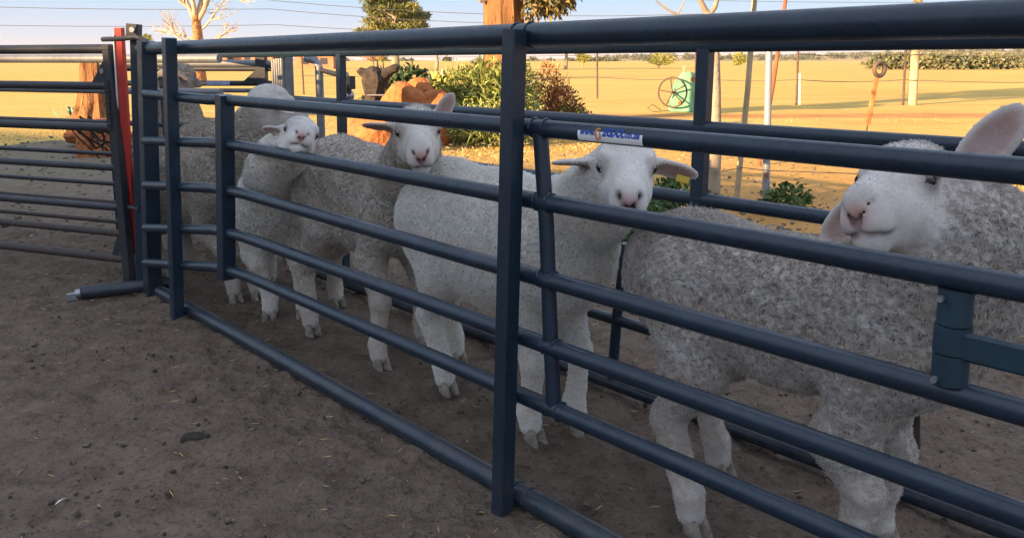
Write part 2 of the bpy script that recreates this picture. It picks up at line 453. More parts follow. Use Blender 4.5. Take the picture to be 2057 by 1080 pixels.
# far panel of the race
fp = thing('race_fence', 'dark steel pipe fence behind the sheep, its top pipe partly catching the sun', 'fence', tuple(W(1.0, .64, 0)), 'pipe fences of the sheep race')
T = .64
rail(fp, W(-1.25, T, 1.035), W(4.4, T, 1.047), .021, 'panel_paint', 'top_rail')
rail(fp, W(-.22, T, .822), W(4.4, T, .828), .018, 'panel_paint')
rail(fp, W(-.10, T, .630), W(4.4, T, .636), .018, 'panel_paint')
rail(fp, W(-.10, T, .430), W(2.16, T, .428), .0165, 'panel_paint')
rail(fp, W(-.10, T, .231), W(2.16, T, .231), .0165, 'panel_paint')
rail(fp, W(-.20, T, .028), W(4.4, T, .030), .021, 'panel_paint', 'bottom_rail')
post(fp, W(.28, T + .0, .03), W(.30, T, 1.03), .034, .034, 'panel_paint')
post(fp, W(2.07, T + .0, .03), W(2.085, T, 1.03), .038, .034, 'panel_paint')
post(fp, W(3.9, T + .0, .03), W(3.9, T, 1.03), .038, .034, 'panel_paint')
m = MB(); m.tube([W(1.795, T, .04), W(1.81, T, .25), W(1.84, T, .47)], .016, 12); m.build('brace', M['panel_paint'], fp)
m = MB(); m.tube([W(-.235, T, .822), W(-.215, T, .822)], .0185, 14); m.build('rail_cap', M['ink_blue'], fp)

# ribbed steel post and the clamp post beyond, their tops in the sun
rp = thing('ribbed_post', 'wide ribbed steel post behind the sheep, its top lit by low sun', 'post', tuple(W(-.30, .70, 0)))
m = MB(); n = 5
m.beam(W(-.32, .70, 0), W(-.32, .70, 1.045), .11, .05, tuple(DV), .006); m.build('box_section', M['galv_and_sunlit'], rp)
for k in range(5):
    mm = MB(); mm.tube([W(-.365 + .0225 * k, .668, .45 + .01 * k), W(-.365 + .0225 * k, .668, 1.0 + .008 * k)], .009, 8); mm.build('rib', M['galv_and_sunlit'], rp)
cp = thing('clamp_post', 'thin round steel post with a rail clamp beside the ribbed post', 'post', tuple(W(-.10, .80, 0)))
m = MB(); m.tube([W(-.16, .80, 0), W(-.16, .80, .97), W(-.19, .80, 1.0), W(-.27, .8, 1.01)], .019, 14); m.build('pole', M['galv_and_sunlit'], cp)
m = MB(); m.tube([W(-.14, .80, .955), W(.05, .82, .925)], .012, 10).tube([W(.05, .82, .92), W(.05, .82, .80)], .022, 10).beam(W(.02, .82, .90), W(.10, .82, .90), .03, .06); m.build('clamp', M['old_paint'], cp)
m = MB(); m.tube([W(.05, .795, .84), W(.05, .845, .84)], .022, 12); m.build('bolt', M['bolt_steel'], cp)
m = MB(); m.tube([W(.03, .80, .935), W(.08, .80, .935)], .016, 10); m.build('bolt', M['bolt_steel'], cp)
m = MB(); m.tube([W(-.55, .82, .795), W(.10, .82, .79)], .018, 12); m.build('arm', M['rusty_paint'], cp)

hg = thing('holding_gate', 'small dark pipe gate with a corner gusset and a blue-white sticker, beyond the ribbed post', 'gate', (-1.65, 4.45, .0))
for z, r_, mt in ((.985, .019, 'galv_and_sunlit'), (.955, .014, 'old_paint'), (.875, .015, 'old_paint'), (.835, .012, 'galv_and_sunlit')):  # paler pipes have the sunlight put into their colour
    m = MB(); m.tube([(-2.3, 4.5, z), (-1.30, 4.45, z)], r_, 12); m.build('rail', M[mt], hg)
m = MB(); m.beam((-1.385, 4.45, 0), (-1.385, 4.45, 1.02), .055, .05); m.build('post', M['old_paint'], hg)
m = MB(); m.beam((-2.25, 4.5, 0), (-2.25, 4.5, 1.0), .045, .045); m.build('post', M['old_paint'], hg)
m = MB(); m.add([(x, y, z) for y in (4.44, 4.46) for x, z in ((-1.41, .955), (-1.41, .875), (-1.50, .875))], [(0, 2, 1), (3, 4, 5), (0, 1, 4, 3), (1, 2, 5, 4), (2, 0, 3, 5)]); m.build('gusset', M['old_paint'], hg, smooth=False)
m = MB(); m.beam((-1.69, 4.432, .877), (-1.56, 4.432, .877), .003, .020, (0, 1, 0), .0005); m.build('sticker', M['sticker_blue'], hg)

# gate of the yard at the far left and the same kind of panel half a metre behind it
GD = np.array([-.936, .352, 0]); GN = np.array([.352, .936, 0]); G0 = np.array([-1.739, 3.502, 0])
def Gp(u, v, z): return G0 + GD * u + GN * v + Z3 * z
lg = thing('yard_gate', 'dark weathered pipe gate at the left edge, beside the red upright', 'gate', tuple(Gp(.6, 0, 0)), 'yard gates')
for z, r, mt in ((1.050, .021, 'old_paint'), (.890, .018, 'old_paint'), (.707, .019, 'old_paint'), (.529, .016, 'old_paint'), (.349, .017, 'old_paint'), (.231, .016, 'rusty_paint'), (.114, .019, 'rusty_paint')):
    rail(lg, Gp(.0, 0, z), Gp(2.6, 0, z), r, mt)
post(lg, Gp(-.01, 0, -.01), Gp(.015, 0, 1.065), .040, .04, 'old_paint', 'post', tuple(GD))
post(lg, Gp(2.58, 0, .0), Gp(2.58, 0, 1.065), .040, .04, 'old_paint', 'post', tuple(GD))
def gusset(parent, u0, z0, u1, z1, u2, z2, name='gusset'):
    m = MB(); V = [Gp(u, v, z) for v in (-.008, .008) for u, z in ((u0, z0), (u1, z1), (u2, z2))]
    m.add(V, [(0, 2, 1), (3, 4, 5), (0, 1, 4, 3), (1, 2, 5, 4), (2, 0, 3, 5)]); return m.build(name, M['old_paint'], parent, smooth=False)
gusset(lg, .02, 1.03, .02, .885, .135, .885); gusset(lg, -.0, .30, .0, .15, .08, .125)
m = MB()
for k in range(9):                                                   # chain hanging at the latch
    z = .90 - .024 * k; a = Gp(.01 + .003 * (k % 2), -.03, z); o = (GD if k % 2 else GN) * .009
    m.tube([a - o + Z3 * .013, a + o + Z3 * .013, a + o - Z3 * .013, a - o - Z3 * .013, a - o + Z3 * .013], .0028, 6, cap=False)
m.build('chain', M['old_paint'], lg)
m = MB(); m.tube([Gp(.045, -.02, .955), Gp(.045, .0, .955)], .012, 12); m.build('washer', M['bolt_steel'], lg)
bg_ = thing('yard_gate', 'second dark pipe gate behind the weathered one, its two upper pipes sunlit', 'gate', tuple(Gp(.5, .5, 0)), 'yard gates')
for z, r, mt in ((1.010, .022, 'galv_and_sunlit'), (.847, .018, 'galv_and_sunlit'), (.679, .014, 'old_paint'), (.514, .012, 'old_paint'), (.354, .012, 'old_paint'), (.253, .012, 'rusty_paint'), (.150, .012, 'rusty_paint')):  # two upper pipes in paler metal, low sun put into their colour
    rail(bg_, Gp(-.15, .5, z), Gp(2.6, .5, z), r, mt)
post(bg_, Gp(.20, .5, 0), Gp(.215, .5, .92), .024, .024, 'old_paint', 'post', tuple(GD))
post(bg_, Gp(2.55, .5, 0), Gp(2.55, .5, 1.0), .024, .024, 'old_paint', 'post', tuple(GD))

# red upright, dark hinge post with its cap bolt, latch bar
ru = thing('red_upright', 'bright red square steel upright beside the dark hinge post', 'post', (-1.73, 3.55, .10))
m = MB(); m.beam((-1.730, 3.550, .130), (-1.697, 3.500, 1.140), .034, .030, (1, 0, 0)); m.build('bar', M['red_paint'], ru)
m = MB(); m.beam((-1.7505, 3.540, .30), (-1.7165, 3.492, 1.11), .006, .022, (1, 0, 0), .001); m.build('edge_strip', M['white_paint'], ru)
m = MB(); m.tube([(-1.731, 3.552, -.02), (-1.730, 3.550, .14)], .010, 10); m.build('foot_pin', M['bolt_steel'], ru)
hp = thing('hinge_post', 'thick dark steel hinge post between the red upright and the race panel', 'post', (-1.628, 3.40, 0))
m = MB(); m.beam((-1.630, 3.42, -.02), (-1.558, 3.37, 1.09), .050, .05, (1, 0, 0)); m.build('tube', M['panel_paint'], hp)
m = MB(); m.beam((-1.572, 3.36, 1.085), (-1.566, 3.36, 1.150), .050, .05, (1, 0, 0), .006); m.build('cap', M['old_paint'], hp)
m = MB(); m.tube([(-1.561, 3.332, 1.125), (-1.561, 3.322, 1.125)], .011, 14); m.build('bolt', M['bolt_steel'], hp)
m = MB(); m.tube([(-1.715, 3.39, 1.088), (-1.60, 3.30, 1.088), (-1.52, 3.27, 1.094), (-1.475, 3.27, 1.075)], .0105, 10); m.build('latch_bar', M['old_paint'], hp)
m = MB(); m.tube([(-1.713, 3.50, .355), (-1.60, 3.36, .372)], .009, 8); m.build('hinge_pin', M['old_paint'], hp)

# loose end of pipe lying on the soil
sp = thing('ground_pipe', 'short dark blue pipe stub lying on bare soil left of the race panel', 'pipe', (-1.8, 3.3, 0))
m = MB(); m.tube([(-1.825, 3.270, .028), (-1.50, 3.42, .03)], .027, 18); m.build('pipe', M['panel_paint'], sp)
m = MB(); m.tube([(-1.828, 3.268, .028), (-1.845, 3.26, .026)], .018, 12).beam((-1.875, 3.25, .012), (-1.84, 3.262, .016), .035, .010, (0, 0, 1)); m.build('plug', M['bolt_steel'], sp)
# ------------------------------------------------------------------ sheep: blended body surface, fleece, eyes, hooves
def smin(a, b, k):
    h = np.clip(0.5 + 0.5 * (b - a) / k, 0, 1)
    return b * (1 - h) + a * h - k * h * (1 - h)

class Prim:
    def __init__(s, kind, k, wool, neg=False, **kw): s.kind = kind; s.k = k; s.wool = wool; s.neg = neg; s.__dict__.update(kw)
    def bounds(s):
        if s.kind == 'cone':
            r = max(s.ra, s.rb) * s.lat if s.lat > 1 else max(s.ra, s.rb)
            return np.minimum(s.a, s.b) - r, np.maximum(s.a, s.b) + r
        r = max(s.r); return s.c - r, s.c + r
    def d(s, X, Y, Z):
        if s.kind == 'cone':
            # round cone, squeezed sideways by lat (<1 = narrower)
            ax, ay, az = s.a; bx, by, bz = s.b; L = s.lat
            bay = (by - ay) / L; bax = bx - ax; baz = bz - az
            px = X - ax; py = (Y - ay) / L; pz = Z - az
            h = np.clip((px * bax + py * bay + pz * baz) / (bax * bax + bay * bay + baz * baz), 0, 1)
            dx = px - bax * h; dy = py - bay * h; dz = pz - baz * h
            return (np.sqrt(dx * dx + dy * dy + dz * dz) - (s.ra + (s.rb - s.ra) * h)) * min(1.0, L)
        q = [X - s.c[0], Y - s.c[1], Z - s.c[2]]
        Rm = s.R
        u = [Rm[i, 0] * q[0] + Rm[i, 1] * q[1] + Rm[i, 2] * q[2] for i in range(3)]
        k0 = np.sqrt((u[0] / s.r[0]) ** 2 + (u[1] / s.r[1]) ** 2 + (u[2] / s.r[2]) ** 2)
        k1 = np.sqrt((u[0] / s.r[0] ** 2) ** 2 + (u[1] / s.r[1] ** 2) ** 2 + (u[2] / s.r[2] ** 2) ** 2)
        return k0 * (k0 - 1.0) / (k1 + 1e-9)

def cone(a, b, ra, rb, k=0.03, wool=1.0, lat=1.0, neg=False):
    return Prim('cone', k, wool, neg, a=np.array(a, float), b=np.array(b, float), ra=ra, rb=rb, lat=lat)
def ell(c, r, k=0.03, wool=1.0, Rm=None, neg=False):
    return Prim('ell', k, wool, neg, c=np.array(c, float), r=r, R=np.eye(3) if Rm is None else Rm)

def surface_nets(f, org, h):
    nx, ny, nz = f.shape
    ins = f < 0
    c = [ins[i:nx - 1 + i, j:ny - 1 + j, k:nz - 1 + k] for i in (0, 1) for j in (0, 1) for k in (0, 1)]
    cnt = sum(x.astype(np.int8) for x in c)
    cells = np.argwhere((cnt > 0) & (cnt < 8))
    ci, cj, ck = cells.T
    cid = np.full((nx - 1, ny - 1, nz - 1), -1, dtype=np.int32); cid[ci, cj, ck] = np.arange(len(cells))
    corner = [(i, j, k) for i in (0, 1) for j in (0, 1) for k in (0, 1)]
    val = np.stack([f[ci + i, cj + j, ck + k] for i, j, k in corner], 1)
    P = np.zeros((len(cells), 3)); N = np.zeros(len(cells))
    C = np.array(corner, float)
    for a in range(8):
        for b in range(a + 1, 8):
            if np.abs(C[a] - C[b]).sum() != 1: continue
            va, vb = val[:, a], val[:, b]; m = (va < 0) != (vb < 0)
            t = va[m] / (va[m] - vb[m]); P[m] += C[a] + (C[b] - C[a]) * t[:, None]; N[m] += 1
    V = (cells + P / N[:, None]) * h + org
    Q = []
    for ax in range(3):
        o1, o2 = (ax + 1) % 3, (ax + 2) % 3
        sl0 = [slice(1, -1)] * 3; sl1 = [slice(1, -1)] * 3
        sl0[ax] = slice(0, -1); sl1[ax] = slice(1, None)
        a = ins[tuple(sl0)]; b = ins[tuple(sl1)]
        for flip, m in ((False, a & ~b), (True, b & ~a)):
            e = np.argwhere(m); 
            if len(e) == 0: continue
            off = np.ones(3, int); off[ax] = 0; e = e + off
            q = []
            for d1, d2 in ((0, 0), (1, 0), (1, 1), (0, 1)):
                p = e.copy(); p[:, o1] -= d1; p[:, o2] -= d2; q.append(cid[p[:, 0], p[:, 1], p[:, 2]])
            q = np.stack(q, 1); Q.append(q[:, ::-1] if flip else q)
    return V, np.concatenate(Q)

def vnormals(V, Q):
    fn = np.cross(V[Q[:, 2]] - V[Q[:, 0]], V[Q[:, 3]] - V[Q[:, 1]])
    N = np.zeros_like(V)
    for k in range(4): np.add.at(N, Q[:, k], fn)
    return N / (np.linalg.norm(N, axis=1)[:, None] + 1e-12), np.linalg.norm(fn, axis=1) / 2

def head_frame(o, fwd, up, hs, fk=1.0):
    f = np.array(fwd, float); f /= np.linalg.norm(f)
    u = np.array(up, float); u -= f * np.dot(f, u); u /= np.linalg.norm(u)
    l = np.cross(u, f)
    B = np.stack([f, l, u])                       # rows
    o = np.array(o, float)
    return B, (lambda p: o + hs * (B.T @ np.array((p[0] * (fk if p[0] > 0 else 1.0), p[1], p[2]), float)))

def head_prims(P):
    B, H = head_frame(P['head'], P['face'], P.get('crown', (0, 0, 1)), P['hs'], P.get('fk', 1.0)); s = P['hs']
    fk = P.get('fk', 1.0)
    E = lambda c, r, k=0.018, w=0.0, **kw: ell(H(c), tuple(x * s * (fk if (i == 0 and c[0] > 0 and 'Rm' not in kw) else 1) for i, x in enumerate(r)), k, w, Rm=kw.pop('Rm', B), **kw)
    K = lambda a, b, ra, rb, k=0.018, w=0.0, **kw: cone(H(a), H(b), ra * s, rb * s, k, w, **kw)
    pw = P.get('poll_wool', 0.6)
    L = [E((-.03, 0, .012), (.085, .059, .072), w=pw), E((.0, 0, .062), (.05, .05, .022), w=pw),
         K((.02, 0, .022), (.150, 0, -.018), .050, .033), K((-.02, 0, -.042), (.125, 0, -.058), .054, .030),
         E((.158, 0, -.034), (.042, .036, .041)), E((.148, 0, -.082), (.034, .024, .018), k=.012)]
    for y in (-1, 1):
        L += [E((.005, y * .032, -.038), (.066, .028, .05)), E((.164, y * .015, -.050), (.030, .020, .022)),
              E((.030, y * .047, .038), (.036, .017, .017)), E((.036, y * .048, .016), (.026, .017, .022), k=.01),
              E((.08, y * .03, -.03), (.05, .02, .03))]
    for side, y in (('L', 1), ('R', -1)):
        d = np.array(P['ear' + side], float); d /= np.linalg.norm(d)       # ear direction, then its open face, in head axes
        n = np.array(P['open' + side], float); n -= d * np.dot(n, d); n /= np.linalg.norm(n); w = np.cross(n, d)
        Rm = np.stack([d, w, n]) @ B; el = P.get('ear' + side + 'l', P.get('ear', .062))
        b = np.array((-.028, y * .054, P.get('earz', .018)))
        L += [K(b, b + d * el * .5, .019, .016, k=.016, w=.1),
              E(b + d * el * 1.05, (el, .029 * P.get('earw', 1), .0085), k=.014, w=0.05, Rm=Rm),
              E(b + d * el * 1.08 + n * .0095, (el * .84, .021 * P.get('earw', 1), .0085), k=.006, Rm=Rm, neg=True)]
    # eye sockets, nostrils, mouth
    for y in (-1, 1):
        L += [E((.041, y * .070, .014), (.018, .012, .013), k=.006, neg=True),
              K((.197, y * .004, -.050), (.184, y * .020, -.022), .0038, .0046, k=.006, neg=True),
              K((.192, 0, -.067), (.172, y * .026, -.068), .0045, .0040, k=.006, neg=True),
              K((.172, y * .026, -.068), (.120, y * .040, -.060), .0022, .0015, k=.004, neg=True)]
    L += [K((.199, 0, -.048), (.193, 0, -.066), .0025, .0025, k=.005, neg=True)]
    return L, B, H

def sheep_surface(P, h):
    L, B, H = head_prims(P)
    body = []
    lat = P.get('lat', .84)
    for c, r, *k in P['torso_ell']: body.append(ell(c, r, k[0] if k else .05, 1.0))
    for a, b, ra, rb in P['torso']: body.append(cone(a, b, ra, rb, .05, 1.0, lat))
    nk = P['neck']
    for (a, ra), (b, rb) in zip(nk[:-1], nk[1:]): body.append(cone(a, b, ra, rb, .05, P.get('neck_wool', 1.0)))
    for leg in P['legs']:
        J = leg['j']; r = leg['r']; wl_ = leg.get('w', [1, 1, .55, .3, .2, .15])
        for i in range(len(J) - 1):
            body.append(cone(J[i], J[i + 1], r[i], r[i + 1], .035 if i < 2 else .018, (wl_[i] + wl_[i + 1]) / 2, .9 if i < 1 else 1.0))
    if 'tail' in P: body.append(cone(P['tail'][0], P['tail'][1], P['tail'][2], P['tail'][3], .03, .8))
    allp = body + L
    lo = np.min([p.bounds()[0] for p in allp if not p.neg], 0) - .03; hi = np.max([p.bounds()[1] for p in allp if not p.neg], 0) + .03
    n = np.ceil((hi - lo) / h).astype(int) + 1
    f = np.full(n, 0.5, dtype=np.float32)
    ax = [lo[i] + h * np.arange(n[i]) for i in range(3)]
    for p in [q for q in allp if not q.neg] + [q for q in allp if q.neg]:
        b0, b1 = p.bounds(); m = p.k + .02
        i0 = np.maximum(((b0 - m - lo) / h).astype(int), 0); i1 = np.minimum(((b1 + m - lo) / h).astype(int) + 2, n)
        sl = tuple(slice(i0[i], i1[i]) for i in range(3))
        X = ax[0][sl[0]][:, None, None]; Y = ax[1][sl[1]][None, :, None]; Z = ax[2][sl[2]][None, None, :]
        d = p.d(X, Y, Z)
        f[sl] = -smin(-f[sl], d, p.k) if p.neg else smin(f[sl], d, p.k)
    V, Q = surface_nets(f, lo, h)
    for _ in range(2):                                            # light smoothing of the grid steps
        A = np.zeros_like(V); c = np.zeros(len(V))
        for a_, b_ in ((0, 1), (1, 2), (2, 3), (3, 0)):
            np.add.at(A, Q[:, a_], V[Q[:, b_]]); np.add.at(c, Q[:, a_], 1)
        V = V * .55 + (A / np.maximum(c, 1)[:, None]) * .45
    # how woolly each point is
    num = np.zeros(len(V)); den = np.zeros(len(V)) + 1e-9
    for p in allp:
        if p.neg: continue
        w = np.exp(-np.maximum(p.d(V[:, 0], V[:, 1], V[:, 2]), 0) / .012); num += w * p.wool; den += w
    wool = np.clip(num / den, 0, 1)
    N, _ = vnormals(V, Q)
    am = P.get('lump', 1.0)
    disp = wool * am * (.0035 * sines(V, 30, 30, 3) + .0014 * sines(V, 110, 40, 4) + .0013 * sines(V, 300, 40, 5))
    V = V + N * disp[:, None]
    # marks on the skin: pink nose and lips, dark nostrils and mouth line, inner ears, stained knees
    hs = P['hs']; Lc = (V - np.array(P['head'])) @ B.T / hs; Lc[:, 0] = np.where(Lc[:, 0] > 0, Lc[:, 0] / P.get('fk', 1.0), Lc[:, 0])
    g = lambda c, r: np.exp(-(((Lc - np.array(c)) / np.array(r)) ** 2).sum(1))
    pink = np.clip(g((.196, 0, -.040), (.020, .020, .020)) * 1.2 + .25 * g((.185, .012, -.068), (.02, .02, .007)) + .25 * g((.185, -.012, -.068), (.02, .02, .007)), 0, 1)
    seg = lambda a, b: seg_d(Lc, np.array(a), np.array(b))
    nd = np.minimum(seg((.197, .005, -.049), (.184, .020, -.022)), seg((.197, -.005, -.049), (.184, -.020, -.022)))
    md = np.minimum.reduce([seg((.192, 0, -.067), (.172, y * .026, -.068)) for y in (-1, 1)] + [seg((.172, y * .026, -.068), (.120, y * .040, -.060)) for y in (-1, 1)] + [seg((.199, 0, -.048), (.193, 0, -.066))])
    dark = np.clip(np.exp(-(nd / P.get('nostril', .0058)) ** 2) + .7 * np.exp(-(md / .0050) ** 2), 0, 1)
    ed = np.minimum.reduce([np.linalg.norm((Lc - np.array((.041, y * .060, .013))) / np.array((1.35, 1, 1)), axis=1) for y in (-1, 1)])
    dark = np.maximum(dark, .72 * np.exp(-(ed / .0165) ** 4))
    ear_in = np.zeros(len(V))
    for p in L:
        if p.kind == 'ell' and p.neg and p.r[0] > .03:
            ear_in = np.maximum(ear_in, np.exp(-np.abs(p.d(V[:, 0], V[:, 1], V[:, 2])) / .004))
    stain = np.zeros(len(V))
    for leg in P['legs']:
        kn = np.array(leg['j'][2]); stain = np.maximum(stain, .8 * np.exp(-(np.linalg.norm(V - kn, axis=1) / .045) ** 2))
    stain = np.maximum(stain, .9 * np.exp(-(V[:, 2] / .045) ** 2)); stain = np.maximum(stain, .45 * np.clip((.34 - V[:, 2]) / .2, 0, 1))
    return V, Q, N, wool, pink, dark, ear_in, stain, B, H

def seg_d(X, a, b):
    ab = b - a; t = np.clip(((X - a) @ ab) / ab.dot(ab), 0, 1)
    return np.linalg.norm(X - a - t[:, None] * ab, axis=1)

def coat_material(name, skin, wool, dirt, spot=0.0):
    t = NT(name, 0.95, 0.12)
    w = t.attr('wool'); pk = t.attr('pink'); dk = t.attr('dark'); st = t.attr('stain'); ei = t.attr('ear_in')
    mott = t.ramp(t.noise(4, 6, 0.6), [(0.36, tuple(a * .6 + b * .4 for a, b in zip(wool, dirt))), (0.62, wool)])
    crimp = t.noise(115, 1.5, 0.5, co=t.mapping((.7, 1, 1)), dist=.5)
    gaps = t.ramp(crimp, [(0.33, tuple(x * .8 for x in dirt)), (0.47, (1, 1, 1))])
    wcol = t.mix(0.62, mott, gaps, 'MULTIPLY')
    face = t.ramp(t.noise(26, 4, 0.6), [(0.32, tuple(x * .82 for x in skin)), (0.62, skin)])
    c = t.mix(w, face, wcol)
    c = t.mix(t.math('MULTIPLY', st, t.ramp(t.noise(30, 3), [(0.3, 0.1), (0.65, 0.75)])), c, (.38, .25, .12))
    c = t.mix(t.math('MULTIPLY', ei, 0.9), c, (.33, .20, .175))
    c = t.mix(t.math('MULTIPLY', pk, .85), c, (.56, .27, .24))
    if spot:
        c = t.mix(t.math('MULTIPLY', t.ramp(t.voro(34), [(0.10, 1.0), (0.16, 0.0)]), t.math('MULTIPLY', t.attr('muzzle'), spot)), c, (.03, .025, .03))
    c = t.mix(dk, c, (.018, .013, .014))
    t.set('Base Color', c)
    hgt = t.math('ADD', t.math('MULTIPLY', t.math('MULTIPLY', t.ramp(crimp, [(.28, 0.0), (.52, 1.0)]), w), 1.2), t.math('MULTIPLY', t.noise(260, 2, .6), .25))
    t.bump(hgt, 0.7, 0.005)
    t.b.inputs['Subsurface Weight'].default_value = 0.0
    M[name] = t.m
    return t.m

def fleece_material(name, tip, root):
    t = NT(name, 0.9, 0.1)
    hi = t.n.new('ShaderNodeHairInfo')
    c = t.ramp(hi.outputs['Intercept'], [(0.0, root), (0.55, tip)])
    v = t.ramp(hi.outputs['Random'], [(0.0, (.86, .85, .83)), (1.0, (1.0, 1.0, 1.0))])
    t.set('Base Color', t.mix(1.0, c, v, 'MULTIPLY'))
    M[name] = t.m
    return t.m

def fleece_curves(V, Q, N, wool, P, loc, mat, parent, seed):
    g = np.random.default_rng(seed)
    fn = np.cross(V[Q[:, 2]] - V[Q[:, 0]], V[Q[:, 3]] - V[Q[:, 1]]); area = np.linalg.norm(fn, axis=1) / 2
    fw = wool[Q].mean(1)
    bare = P['_bare'][Q].mean(1)
    def sample(wt, n):
        c = np.cumsum(wt); f = np.searchsorted(c, g.uniform(0, c[-1], n)); f = np.minimum(f, len(Q) - 1)
        a, b = g.uniform(size=n), g.uniform(size=n)
        q = Q[f]; w4 = np.stack([(1 - a) * (1 - b), a * (1 - b), a * b, (1 - a) * b], 1)
        p = (V[q] * w4[:, :, None]).sum(1); nn = (N[q] * w4[:, :, None]).sum(1); nn /= np.linalg.norm(nn, axis=1)[:, None]
        return p, nn, (wool[q] * w4).sum(1)
    K = 4
    nc, per = P['clumps'], P.get('per', 9)
    # woolly locks: strands gathered towards the tip of their lock
    p, nn, ww = sample(area * np.clip(fw - .25, 0, 1) * (1 - bare), nc)
    comb = np.stack([np.full(nc, -.35), np.zeros(nc), np.full(nc, -.75)], 1); comb = comb + .22 * g.normal(size=(nc, 3))
    comb -= nn * (comb * nn).sum(1)[:, None]
    sm = P.get('lie', 0.5)
    dirn = nn + comb * sm; dirn /= np.linalg.norm(dirn, axis=1)[:, None]
    ln = P.get('flen', .006) * g.uniform(.7, 1.25, nc) * np.clip(ww * 1.3, .3, 1)
    cs = P.get('lock', .0022)
    o = g.normal(size=(nc, per, 3)) * cs; o -= nn[:, None, :] * (o * nn[:, None, :]).sum(2)[:, :, None]
    root = p[:, None, :] + o - nn[:, None, :] * .002
    tip = p[:, None, :] + o * P.get('gather', .78) + dirn[:, None, :] * (ln[:, None, None] * g.uniform(.75, 1.1, (nc, per, 1)))
    curl = g.normal(size=(nc, 1, 3)) * .0005
    pts = np.zeros((nc, per, K, 3))
    for k in range(K):
        u = k / (K - 1); pts[:, :, k] = root * (1 - u) + tip * u + (curl * math.sin(u * 5.0)) + nn[:, None, :] * (ln[:, None, None] * .25 * math.sin(u * math.pi))
    S1 = pts.reshape(-1, K, 3)
    # short hair on face, legs and everywhere between
    ns = P.get('short', 14000)
    p, nn, ww = sample(area * (1 - bare) * (1.15 - np.clip(fw, 0, 1)), ns)
    down = np.stack([np.full(ns, -.2), np.zeros(ns), np.full(ns, -1.0)], 1) + .35 * g.normal(size=(ns, 3))
    down -= nn * (down * nn).sum(1)[:, None]
    dd = nn * .55 + down * .9; dd /= np.linalg.norm(dd, axis=1)[:, None]
    l2 = (.005 + .011 * np.clip(ww, 0, 1)) * g.uniform(.6, 1.2, ns)
    lh = np.linalg.norm(p - np.array(P['head']), axis=1) < .2 * P['hs']; l2 = np.where(lh & (ww < .35), l2 * .75, l2)
    S2 = np.zeros((ns, K, 3))
    for k in range(K):
        u = k / (K - 1); S2[:, k] = p - nn * .001 + dd * (l2 * u)[:, None] - nn * (l2 * .25 * u * u)[:, None]
    S = np.concatenate([S1, S2]).astype(np.float32); n = len(S)
    hc = bpy.data.hair_curves.new('fleece'); hc.add_curves([K] * n)
    hc.attributes['position'].data.foreach_set('vector', S.ravel()) if 'position' in hc.attributes else hc.points.foreach_set('position', S.ravel())
    r0 = np.concatenate([np.full(len(S1), P.get('thick', .0005)), np.full(len(S2), .0006)])
    rad = (r0[:, None] * np.array([1.0, 1.0, .75, .3])[None, :]).astype(np.float32)
    ra = hc.attributes.get('radius') or hc.attributes.new('radius', 'FLOAT', 'POINT')
    ra.data.foreach_set('value', rad.ravel())
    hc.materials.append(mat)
    return link('fleece', hc, parent)

def hoof_mesh(c, yaw, sc=1.0):
    """cloven hoof: two claws in one mesh, toes forward along yaw"""
    m = MB(); f = np.array([math.cos(yaw), math.sin(yaw), 0]); l = np.array([-f[1], f[0], 0]); c = np.array(c, float)
    for y in (-1, 1):
        V = []; F = []; n = 10
        for (z, x0, x1, hw) in ((.046, -.018, .012, .010), (.026, -.022, .022, .0130), (.005, -.023, .033, .0145), (.0, -.022, .033, .014)):
            for k in range(n):
                a = 2 * math.pi * k / n; ca, sa = math.cos(a), math.sin(a)
                xx = (x0 + x1) / 2 + (x1 - x0) / 2 * ca; yy = hw * sa * (1 - .35 * max(0, ca))
                V.append(c + sc * (f * xx + l * (yy + y * (.0135 + .004 * max(0, ca))) + Z3 * z))
        for i in range(3):
            for k in range(n): F.append((i * n + k, (i + 1) * n + k, (i + 1) * n + (k + 1) % n, i * n + (k + 1) % n))
        F.append(tuple(range(n))); F.append(tuple(3 * n + k for k in range(n))[::-1])
        m.add(V, F)
    return m

